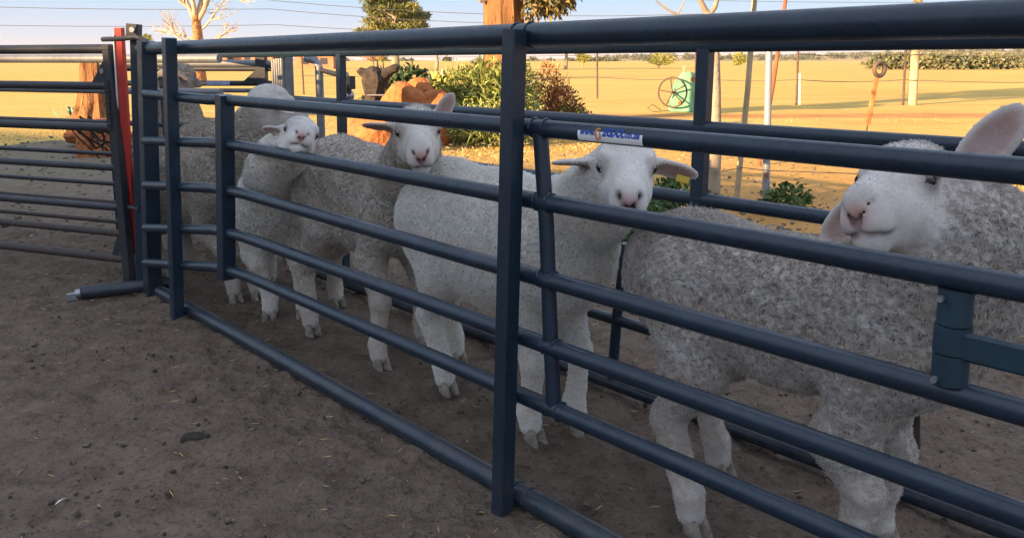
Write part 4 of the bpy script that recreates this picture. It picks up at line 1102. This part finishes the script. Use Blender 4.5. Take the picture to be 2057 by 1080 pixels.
for k in range(5):
    a = 2 * math.pi * k / 5 + .5; s_ = MB(); s_.tube([c, c + .29 * (math.cos(a) * ax1 + math.sin(a) * ax2)], .014, 6); s_.build('spoke', M['dark_rust'], fly)
m = MB(); m.tube([c + np.array([-.04, -.05, 0]), (3.45, 16.6, .36)], .03, 10); m.build('axle', M['dark_rust'], mc)
m = MB(); m.tube([(3.53, 16.5, .76), (3.53, 16.5, .84)], .012, 6).tube([(3.53 + .03 * math.cos(a), 16.5, .86 + .03 * math.sin(a)) for a in np.linspace(0, 6.283, 11)], .01, 6, cap=False); m.build('lifting_eye', M['machine_green'], mc)
for q, r_ in ((((3.70, 16.41, .62)), .05), ((3.44, 16.41, .14), .04)):
    m = MB(); m.tube([q, (q[0], 16.40, q[2])], r_, 12); m.build('rusty_patch', M['rust'], mc)
m = MB(); g = np.random.default_rng(4)
m.tube([(3.05, 16.3, .0), (2.85, 16.2, .12), (2.75, 16.2, .05), (2.85, 16.1, -.02), (3.2, 16.2, .0)], .008, 5); m.build('loose_wire', M['dark_rust'], mc)

# big ring spanner stuck on a thin rod
sp2 = thing('ring_spanner', 'rusty orange ring spanner standing upright on a thin rod', 'spanner', (3.10, 7.0, 0))
m = MB(); m.tube([(3.105, 7, -.05), (3.12, 7, .38), (3.135, 7, .48)], .007, 8); m.build('rod', M['dark_rust'], sp2)
m = MB(); m.beam((3.130, 7, .44), (3.178, 7, .86), .040, .022, (1, 0, 0), .006); m.build('handle', M['rust'], sp2)
m = MB(); c = np.array([3.200, 7, .925]); m.tube([c + .058 * np.array([math.cos(a), .45 * math.sin(a) * 0 + .5 * math.cos(a), math.sin(a)]) for a in np.linspace(0, 6.283, 22)], .019, 8, cap=False); m.build('ring', M['dark_rust'], sp2)

# spade leaning on the far panel, only its D-handle showing
sd = thing('garden_spade', 'black D-handled spade leaning behind the far fence by the largest sheep', 'spade', tuple(W(2.50, .76, 0)))
b = W(2.50, .72, .70); hx = DV
m = MB(); m.tube([W(2.50, .86, .22), b - Z3 * .055], .014, 10); m.build('shaft', M['pole_wood'], sd)
m = MB(); m.tube([b - Z3 * .06, b + hx * .028 - Z3 * .03, b + hx * .032 + Z3 * .02, b + hx * .022 + Z3 * .04, b - hx * .022 + Z3 * .04, b - hx * .032 + Z3 * .02, b - hx * .028 - Z3 * .03, b - Z3 * .06], .009, 8); m.build('handle', M['charred_wood'], sd)
m = MB(); m.beam(W(2.50, .86, .24), W(2.50, .92, -.01), .18, .006, tuple(DV), .002); m.build('blade', M['dark_rust'], sd)

# dead sapling, leaning poles, steel pole, wooden pole, fence
sap = thing('dead_sapling', 'leafless pale sapling whose thin trunk stands behind the far fence', 'tree', (1.37, 5.34, -.03))
m = MB(); m.tube([(1.368, 5.34, -.05), (1.365, 5.34, .4), (1.35, 5.34, .8), (1.335, 5.34, 1.05), (1.31, 5.34, 1.22), (1.285, 5.34, 1.31)], [.052, .046, .043, .040, .032, .026], 12); m.build('trunk', M['bark_pale'], sap)
m = MB(); m.tube([(1.30, 5.34, 1.26), (1.25, 5.3, 1.283), (1.16, 5.3, 1.268), (1.08, 5.3, 1.295), (1.00, 5.28, 1.33), (.93, 5.28, 1.385)], [.016, .013, .011, .009, .007, .004], 7)
m.tube([(1.285, 5.34, 1.30), (1.24, 5.34, 1.38), (1.20, 5.3, 1.5), (1.17, 5.3, 1.7)], [.022, .018, .014, .008], 8).tube([(1.295, 5.34, 1.29), (1.335, 5.34, 1.35), (1.36, 5.34, 1.45), (1.37, 5.34, 1.7)], [.02, .016, .013, .008], 8)
m.tube([(1.08, 5.3, 1.295), (1.10, 5.28, 1.34), (1.13, 5.28, 1.40)], [.007, .005, .003], 5).tube([(1.00, 5.28, 1.33), (.985, 5.28, 1.37)], [.005, .002], 5); m.build('branch', M['bark_grey'], sap)
for nm, lb, p0, p1, r, mt in (('leaning_pole', 'pale weathered pole leaning between the sapling and the grey steel pole', (1.597, 5.6, -.05), (1.675, 5.6, 1.65), .021, 'pole_wood'),
                              ('steel_pole', 'grey galvanised steel pole standing behind the far fence', (1.780, 5.5, -.05), (1.748, 5.5, 1.25), .026, 'steel_pole'),
                              ('leaning_rod', 'red-brown rod leaning out behind the grey steel pole', (2.50, 8.0, -.05), (2.69, 8.0, 1.62), .022, 'red_brown'),
                              ('utility_pole', 'tall pale wooden utility pole in the dry field', (9.57, 19.1, -.1), (9.45, 19.1, 6.5), .10, 'pole_wood'),
                              ('marker_post', 'short white post beside a thin dark fence post', (6.95, 19.3, -.05), (6.92, 19.3, .70), .035, 'post_white')):
    o = thing(nm, lb, 'pole' if 'pole' in nm else 'post', p0)
    m = MB(); mid = (np.array(p0) + np.array(p1)) / 2 + np.array([.012 if 'lean' in nm else 0, 0, 0]); m.tube([p0, mid, p1], [r, r * .95, r * .85], 12); m.build('shaft', M[mt], o)
    if nm == 'steel_pole':
        m = MB(); m.beam((1.760, 5.46, .20), (1.757, 5.46, .235), .03, .02); m.build('clip', M['dark_rust'], o)
fn = thing('wire_fence', 'thin dark posts and sagging wires crossing the dry field', 'fence', (5.0, 20, -.05))
fps = [(-6.5, 25), (2.38, 22.3), (4.72, 20.6), (6.80, 19.1), (9.30, 19.0), (13.6, 18.0), (18, 17)]
for i, (x, y) in enumerate(fps):
    m = MB(); m.tube([(x, y, -.1), (x - .03, y, 1.35)], .028, 7); m.build('post', M['dark_rust'], fn)
for z in (.55, 1.15):
    m = MB(); pts = []
    for (x0, y0), (x1, y1) in zip(fps[:-1], fps[1:]):
        for k in range(4): u = k / 4; pts.append((x0 + (x1 - x0) * u, y0 + (y1 - y0) * u, z - .05 * math.sin(u * math.pi)))
    m.tube(pts, .008, 4); m.build('wire', M['wire'], fn)
m = MB(); m.tube([(1.36, 5.28, .26), (1.62, 5.56, .255), (1.77, 5.45, .25), (3.1, 5.3, .22), (5.5, 5.2, .25)], .0028, 4); o = m.build('slack_wire', M['wire']); tag(o, 'slack fence wire strung past the sapling and the steel pole', 'wire')

# stump, log and scrap at the left behind the gates
st = thing('tree_stump', 'broad fluted tree stump with pale bark behind the yard gates', 'stump', (-6.95, 13.4, -.05))
m = MB(); wobble_trunk(m, [(-6.95, 13.4, -.1), (-6.95, 13.4, .08), (-6.95, 13.4, .3), (-6.94, 13.4, .6), (-6.93, 13.4, .9), (-6.92, 13.4, 1.08)], [.46, .36, .28, .235, .22, .215], 36, .10, 8, 6); m.build('trunk', M['bark_gum'], st)
pl = thing('potted_succulent', 'small grey-green succulent clump left of the stump', 'plant', (-8.0, 15.0, 0)); reed_part('leaves', (-8.0, 15, -.05), 40, .34, .09, .16, 'leaf_aloe', pl, 101, .5); foliage('flowers', [(-7.6, 15, .2, .2, .2, .15)], 120, .1, .06, 'leaf_yellow', pl, 102)['kind'] = 'stuff'
lg2 = thing('rotten_log', 'broken orange log lying at the edge of the sunlight behind the gates', 'log', (-4.85, 9.3, 0))
m = MB(); wobble_trunk(m, [(0, 0, 0), (0, 0, .25), (0, 0, .5), (0, 0, .8)], [.10, .13, .12, .07], 14, .12, 4, 8)
V = m.V[0]; V = np.column_stack([V[:, 2] - 5.25, V[:, 0] + 9.4 - .1 * V[:, 2], V[:, 1] * .8 + .12]); m.V[0] = V; m.build('wood', M['rock_orange'], lg2)
ob = thing('orange_stump', 'split orange stump with dark clefts behind the gate post', 'stump', (-4.35, 8.35, 0))
for dx, r_, hh in ((-.13, .09, .34), (.03, .085, .40), (.16, .07, .30)):
    m = MB(); wobble_trunk(m, [(-4.35 + dx, 8.35, -.05), (-4.35 + dx, 8.35, .12), (-4.35 + dx * 1.1, 8.35, hh)], [r_ * 1.25, r_, r_ * .8], 12, .14, 4, int(dx * 100) + 30); m.build('splinter', M['rock_orange'], ob)
dk = thing('scrap_tangle', 'tangle of dark wire and twigs hanging behind the gates', 'scrap', (-2.35, 4.6, .55))
m = MB(); g = np.random.default_rng(17)
for k in range(14):
    p = np.array([-2.50 + .15 * g.uniform(), 4.45, .66 + .02 * g.normal()]); pts = [p]
    for j in range(4): p = p + np.array([.045, .0, -.028]) + g.normal(size=3) * .022; pts.append(p)
    m.tube(pts, .004 + .004 * g.uniform(), 4)
m.build('twigs', M['charred_wood'], dk)

# ---- trees far off
def tree(label, x, y, h, w, trunk_h, mat, seed, n=1400, leaf=.22, group='trees scattered over the field', name='field_tree', bark='bark_grey', r=None):
    o = thing(name, label, 'tree', (x, y, -.06)); o['group'] = group; g = np.random.default_rng(seed); r = r or h * .035
    m = MB(); m.tube([(x, y, -.2), (x + .02 * h, y, trunk_h * .6), (x, y, trunk_h * 1.3)], [r * 1.3, r, r * .7], 9)
    for k in range(5):
        a = g.uniform(0, 6.28); m.tube([(x, y, trunk_h * g.uniform(.7, 1.2)), (x + math.cos(a) * w * .2, y + math.sin(a) * w * .2, trunk_h + (h - trunk_h) * .35), (x + math.cos(a) * w * .34, y + math.sin(a) * w * .34, trunk_h + (h - trunk_h) * .65)], [r * .5, r * .32, r * .12], 6)
    m.build('trunk', M[bark], o)
    bl = []
    for k in range(9):
        a = g.uniform(0, 6.28); q = g.uniform(.0, .34); zz = g.uniform(.15, .85); s_ = w * g.uniform(.16, .26)
        bl.append((x + math.cos(a) * w * q, y + math.sin(a) * w * q, trunk_h + (h - trunk_h) * zz * .9, s_, s_, s_ * .7))
    foliage('crown', bl, n, leaf, leaf * .55, mat, o, seed, tone_noise=.8 * 5 / w, shell=.3)
    return o
def pxp(px, Y): return (px - 1028.5) / 1600.0 * Y * 1.0
tree('round green tree, leftmost of the three in the middle of the field', pxp(1169, 118), 118, 2.35, 3.0, .8, 'leaf_field', 201)
tree('widest round green tree in the middle of the field', pxp(1320, 106), 106, 2.4, 4.2, .7, 'leaf_field', 202)
tree('round green tree half hidden near the leaning pole', pxp(1480, 112), 112, 2.0, 3.2, .6, 'leaf_field', 203)
tree('thin bare-trunked tree right of the post in the field', pxp(1135, 95), 95, 5.2, 2.4, 2.6, 'leaf_rust', 204, 300)
tree('brown half-bare tree in front of the pine', pxp(752, 105), 105, 2.6, 3.4, .9, 'leaf_rust', 205, 500)
tree('yellowing small tree left of the pine trunk', pxp(772, 112), 112, 2.4, 2.6, .8, 'leaf_yellow', 206, 700)
pn = thing('pine_tree', 'tall open-crowned pine tree beyond the top rail', 'tree', (pxp(797, 85), 85, -.06))
px_ = pxp(797, 85); m = MB(); m.tube([(px_, 85, -.2), (px_, 85, 3), (px_ + .1, 85, 8), (px_, 85, 10.5)], [.45, .38, .22, .05], 10)
g = np.random.default_rng(77); bl = []
for k in range(70):
    zz = g.uniform(2.6, 9.6); a = g.uniform(0, 6.28); ext = (1.0 - .6 * max(0, (zz - 5.5) / 5)) * 3.7 * g.uniform(.3, 1.0)
    e = np.array([px_ + math.cos(a) * ext, 85 + math.sin(a) * ext, zz + .25 * ext])
    m.tube([(px_, 85, zz - .3), tuple((np.array([px_, 85, zz - .3]) + e) / 2), tuple(e)], [.11, .07, .03], 5); s_ = g.uniform(.5, .95); bl.append((*e, s_ * 1.25, s_ * 1.25, s_ * .55))
m.build('trunk', M['bark_grey'], pn)
foliage('crown', bl, 20000, .42, .12, 'leaf_pine', pn, 78, up=.5, shell=.1, tone_noise=.9)
tree('little dark green tree at the right foot of the pine', pxp(878, 70), 70, 4.1, 1.8, 1.5, 'leaf_low', 207, 700)
pm = thing('palm_tree', 'distant small palm tree above the fence', 'tree', (pxp(305, 120), 120, -.06))
m = MB(); m.tube([(pxp(305, 120), 120, -.2), (pxp(305, 120), 120, 4.2)], [.22, .16], 8); m.build('trunk', M['bark_grey'], pm)
foliage('crown', [(pxp(305, 120), 120, 4.3, .55, .55, .5), (pxp(305, 120), 120, 3.5, .25, .25, .5)], 350, .6, .10, 'leaf_yellow', pm, 208, bend=.5)
bt = thing('bare_tree', 'big leafless tree with orange-lit trunk and fine twigs', 'tree', (pxp(405, 36), 36, -.06))
bx = pxp(405, 36); m = MB(); g = np.random.default_rng(91)
m.tube([(bx, 36, -.2), (bx, 36, .8), (bx + .05, 36, 2.0), (bx, 36, 3.0)], [.36, .27, .22, .18], 12); m.build('trunk', M['bark_orange'], bt)
m = MB()
for d in ((-.35, 0, 1), (.1, .2, 1), (.5, -.1, .9), (-.05, -.2, 1.1)): branch_tree(m, (bx, 36, 2.6), np.array(d) / np.linalg.norm(d), 1.5, .12, 4, g, .42, 3, .12, .72)
for z, d in ((1.7, (.9, 0, .35)), (1.9, (-.9, .1, .3)), (2.2, (.8, .2, .45)), (1.5, (-.7, -.2, .5))): branch_tree(m, (bx, 36, z), np.array(d) / np.linalg.norm(d), 1.1, .055, 3, g, .40, 3, .10, .72)
m.build('branch', M['dead_twig'], bt)

# distant tree lines, hillside trees, houses
def tree_mass(name, label, pts, n, leaf, hgt, mat, seed):
    g = np.random.default_rng(seed); pts = np.array(pts, float); k = g.integers(0, len(pts), n)
    P = pts[k] + g.normal(size=(n, 3)) * np.array([hgt * .55, hgt * .4, 0]); P[:, 2] += hgt * g.uniform(0.05, 1, n) ** .8 * (1 - .5 * np.clip(np.abs(P[:, 0] - pts[k, 0]) / hgt, 0, 1))
    D = unit(g.normal(size=(n, 3)) + np.array([0, 0, .5])); V, F, tone = blades(P, D, leaf * g.uniform(.6, 1.4, n), leaf * .8, .1, seed)
    tone = np.clip(tone * .7 + .2 * np.repeat(sines(P, 3.0 / hgt, 12, seed), 6) + .15, 0, 1)
    o = link(name, mesh_from(name, V, F, M[mat], False, dict(tone=tone))); tag(o, label, 'trees', kind='stuff'); return o
g = np.random.default_rng(300)
row = [(x, 92 + .1 * x + g.normal() * 2, 0) for x in np.arange(44, 84, 1.1)]
tree_mass('treeline', 'dense dark green line of trees across the right of the field', row, 14000, .34, 1.9, 'leaf_hedge_hazed', 301)
def hill_z(x): return 3 + 26 / (1 + math.exp(-(x - 900) / 260.0)) + 3 * math.sin(x * .006) + 2 * math.sin(x * .017 + 1)
hp_ = []
for k in range(330):
    x = g.uniform(250, 2400); y = g.choice([1690, 1800, 1950, 2100, 2250]) + g.normal() * 30
    kk = np.interp(y, [1500, 1700, 1950, 2250, 2800], [-.06, .35, .75, 1.0, 1.15]); hp_.append((x, y, hill_z(x) * kk - 1))
tree_mass('hillside_woods', 'distant hazy trees scattered over the low hills', hp_, 26000, 4.2, 11, 'far_leaf', 302)
left = [(g.uniform(-900, 260), g.uniform(900, 1500), -1) for k in range(60)]
tree_mass('horizon_woods', 'thin line of distant trees on the horizon', left, 5000, 3.0, 6.5, 'far_leaf', 303)
for x, place in ((560, 'leftmost'), (800, 'second from the left'), (1010, 'middle one'), (1260, 'second from the right'), (1520, 'rightmost')):
    y = 1700 + 300 * abs(math.sin(x)); kk = np.interp(y, [1500, 1700, 1950, 2250], [-.06, .35, .75, 1.0]); z = hill_z(x) * kk - 1; w_ = 11 + 4 * math.sin(x * 3)
    o = thing('hillside_house', 'tiny pale house among trees, %s of the five on the far hills' % place, 'house', (x, y, z)); o['group'] = 'houses on the far hills'
    m = MB(); m.beam((x - w_ / 2, y, z + 2), (x + w_ / 2, y, z + 2), 8, 5, (0, 1, 0), .01); m.build('wall', M['post_white'], o, smooth=False)
    m = MB(); m.add([(x - w_ * .55, y - 5, z + 4.4), (x + w_ * .55, y - 5, z + 4.4), (x + w_ * .55, y + 5, z + 4.4), (x - w_ * .55, y + 5, z + 4.4), (x - w_ * .5, y, z + 7), (x + w_ * .5, y, z + 7)], [(0, 1, 5, 4), (2, 3, 4, 5), (0, 4, 3), (1, 2, 5), (0, 3, 2, 1)]); m.build('roof', M['roof_far'], o, smooth=False)
def farm_house(label, px0, px1, Y, h, seed):
    x0, x1 = pxp(px0, Y), pxp(px1, Y); o = thing('farm_building', label, 'building', ((x0 + x1) / 2, Y, -.06)); o['group'] = 'farm buildings beyond the field'
    m = MB(); m.beam((x0, Y, h / 2 - .1), (x1, Y, h / 2 - .1), 4, h + .2, (0, 1, 0), .01); m.build('wall', M['brick_far'], o, smooth=False)
    m = MB(); a, b, e = x0 - .3, x1 + .3, h + 1.1
    m.add([(a, Y - 2.3, h - .02), (b, Y - 2.3, h - .02), (b, Y + 2.3, h - .02), (a, Y + 2.3, h - .02), (a, Y, e), (b, Y, e)], [(0, 1, 5, 4), (2, 3, 4, 5), (0, 4, 3), (1, 2, 5), (0, 3, 2, 1)]); m.build('roof', M['roof_far'], o, smooth=False)
    n = max(2, int((x1 - x0) / 2.6))
    for k in range(n):
        x = x0 + (k + .5) * (x1 - x0) / n; m = MB(); m.beam((x - .45, Y - 2.02, h * .55), (x + .45, Y - 2.02, h * .55), .06, .8, (0, 1, 0), .005); m.build('window', M['window_dark'], o, smooth=False)
farm_house('red brick farm building right of the clamp post', 606, 680, 106, 1.7, 1)
farm_house('pinkish low farm buildings behind the raised sheep head', 395, 560, 130, 2.1, 2)

# power lines over the field
def cable(label, pts, r=.016):
    P = []
    for a, b in zip(pts[:-1], pts[1:]):
        a, b = np.array(a, float), np.array(b, float)
        for k in range(8): u = k / 8; P.append(a + (b - a) * u - Z3 * 1.2 * 4 * u * (1 - u) * .25)
    P.append(np.array(pts[-1], float)); m = MB(); m.tube(P, r, 4); o = m.build('power_line', M['wire']); tag(o, label, 'cable', 'power lines over the field')
cable('topmost thin power line crossing the left sky', [(-40, 44, 5.2), (-16, 46, 4.6), (6, 47, 3.55), (40, 50, 5.5)])
cable('middle thin power line crossing the sky above the fence', [(-45, 46, 4.7), (-14, 47, 3.95), (8, 48, 3.1), (40, 50, 4.2)])
cable('thin power line high in the right sky', [(-20, 60, 6.6), (12, 60, 5.45), (50, 60, 5.6)])
cable('lowest thin power line just above the top rail', [(-45, 48, 3.6), (-14, 48, 3.1), (8, 48, 2.75), (40, 50, 3.0)])

# ------------------------------------------------------------------ small things on the ground
def at_ground(px, py):
    x = (px - 1028.5) / 1600.; y = -(py - 360) / 1600.; c, s = math.cos(PITCH), math.sin(PITCH)
    d = np.array([x, c + y * s, -s + y * c]); return d[:2] * (-1.0 / d[2])
V, F = rough_ball(.032, 3, .16, 5, (1.15, .75, .50), 2.2)
g = np.random.default_rng(2); V = V * (1 + .10 * sines(V, 190, 20, 6))[:, None]
cp_ = at_ground(392, 886); o = link('dung_clod', mesh_from('dung_clod', V, F, simple('dung', (.050, .040, .030), .95, vary=.5, scale=60, bump=.8, bscale=150))); o.location = (cp_[0], cp_[1], .012); o.rotation_euler = (0, 0, .25)
tag(o, 'dark lump of dung lying alone on the bare soil in front', 'dung')
P = np.array([[*at_ground(112, 1022), .012]]); V, F, tone = blades(P, unit(np.array([[.4, 1, .12]])), .028, .010, .05, 4); o = link('feather', mesh_from('feather', V, F, M['petal_white'], True, dict(tone=tone))); tag(o, 'small white feather on the soil near the lower corner', 'feather')

def crumbs(name, label, n, r0, r1, mat, seed, box, sub=1, flat=.6, cat='debris'):
    import bmesh
    g = np.random.default_rng(seed); bm = bmesh.new(); bmesh.ops.create_icosphere(bm, subdivisions=sub, radius=1.0)
    B = np.array([v.co[:] for v in bm.verts]); Fb = np.array([[v.index for v in f.verts] for f in bm.faces]); bm.free()
    Vs = []; nb = len(B); x = g.uniform(box[0], box[1], n); y = box[2] + (box[3] - box[2]) * g.uniform(size=n) ** 1.3
    cl = sines(np.stack([x, y], 1), 5, 16, seed + 1); keep = g.uniform(-1.4, 1.4, n) < cl; x, y = x[keep], y[keep]; n = len(x)
    r = r0 + (r1 - r0) * g.uniform(size=n) ** 3
    J = 1 + .28 * g.normal(size=(n, nb, 1)); A = g.uniform(0, 6.28, n); e = g.uniform(.55, 1.25, (n, 1, 3)); e[:, :, 2] *= flat
    V = B[None] * J * e * r[:, None, None]; ca, sa = np.cos(A)[:, None], np.sin(A)[:, None]
    V = np.stack([V[:, :, 0] * ca - V[:, :, 1] * sa + x[:, None], V[:, :, 0] * sa + V[:, :, 1] * ca + y[:, None], V[:, :, 2] + r[:, None] * .25], 2)
    F = (np.arange(n)[:, None, None] * nb + Fb[None]).reshape(-1, 3)
    o = link(name, mesh_from(name, V.reshape(-1, 3), F, M[mat], True)); tag(o, label, cat, kind='stuff')
simple('clod_dark', (.070, .054, .043), .95, vary=.4, scale=25); simple('clod_soil', (.17, .13, .105), .95, vary=.35, scale=25)
crumbs('soil_crumbs', 'crumbs of trodden soil scattered over the yard', 8000, .0022, .009, 'clod_soil', 11, (-2.9, 2.3, .8, 5.2))
crumbs('dung_pellets', 'dark sheep droppings and clods scattered over the yard', 9500, .0018, .0095, 'clod_dark', 12, (-2.9, 2.3, .8, 5.6))
crumbs('distant_clods', 'stones and leaf litter on the ground behind the fences', 2600, .01, .03, 'clod_soil', 13, (-7, 3, 4.6, 10.5))
def straw_bits(name, label, n, box, L, w, mat, seed, z=.010, up=.08):
    g = np.random.default_rng(seed); P = np.stack([g.uniform(box[0], box[1], n), box[2] + (box[3] - box[2]) * g.uniform(size=n), np.full(n, z)], 1)
    a = g.uniform(0, 6.28, n); D = unit(np.stack([np.cos(a), np.sin(a), g.normal(0, up, n)], 1)); V, F, tone = blades(P, D, L * g.uniform(.4, 1.3, n), w, .0, seed)
    tag(link(name, mesh_from(name, V, F, M[mat], False, dict(tone=tone))), label, 'straw', kind='stuff')
straw_bits('straw_bits', 'short bits of straw and fibre strewn over the yard', 2600, (-2.9, 2.3, .8, 4.8), .024, .0022, 'straw', 15)
straw_bits('leaf_litter', 'dead leaves and twigs strewn on the shaded ground', 2200, (-7, 2.5, 4.2, 10.5), .05, .014, 'bark_grey', 16, .02, .3)
def dry_grass():
    g = np.random.default_rng(19); n = 42000; y = 5.4 + 9 * g.uniform(size=n) ** 1.5; x = (g.uniform(-.74, .74, n)) * y + g.normal(size=n) * .3
    line = np.interp(x, [-14, -6, -4, -2.2, .2, 2, 4, 9, 40], [12.5, 10.2, 12.5, 8.0, 5.6, 5.3, 5.0, 4.6, 4.6]); d = sines(np.stack([x, y], 1), 1.6, 20, 5)
    k = (y > line + .1) & (d + g.normal(size=n) * .4 > .35); x, y, d = x[k], y[k], d[k]; n = len(x)
    P = np.stack([x, y, np.full(n, -.055)], 1); D = unit(np.stack([g.normal(0, .9, n), g.normal(0, .9, n), np.ones(n)], 1))
    hgt = .05 * g.uniform(.5, 1.3, n); w = .006 * np.ones(n)
    s = unit(np.cross(D, g.normal(size=(n, 3)))) * w[:, None]
    V = np.stack([P - s, P + s, P + D * hgt[:, None]], 1).reshape(-1, 3); F = np.arange(3 * n).reshape(-1, 3)
    tone = np.repeat(np.clip(.3 + .1 * d + .1 * g.normal(size=n), 0, 1), 3)
    tag(link('dry_grass', mesh_from('dry_grass', V, F, M['straw'], False, dict(tone=tone))), 'short golden dry grass over the sunlit field', 'grass', kind='stuff')
dry_grass()

# ---- the dusty evening air: one closed box of thin haze round everything
def air():
    m_ = bpy.data.materials.new('haze'); m_.use_nodes = True; n_ = m_.node_tree.nodes; n_.remove(n_['Principled BSDF'])
    v = n_.new('ShaderNodeVolumePrincipled'); v.inputs['Color'].default_value = (.93, .90, .92, 1); v.inputs['Density'].default_value = .00006; v.inputs['Anisotropy'].default_value = .0
    m_.node_tree.links.new(v.outputs[0], n_['Material Output'].inputs['Volume'])
    x0, x1, y0, y1, z0, z1 = -7100, 7100, -310, 9100, -1.1, 60
    V = [(x, y, z) for z in (z0, z1) for y in (y0, y1) for x in (x0, x1)]
    F = [(0, 2, 3, 1), (4, 5, 7, 6), (0, 1, 5, 4), (2, 6, 7, 3), (0, 4, 6, 2), (1, 3, 7, 5)]
    tag(link('haze', mesh_from('haze', V, F, m_, False)), 'thin evening haze over the field', kind='stuff')
air()
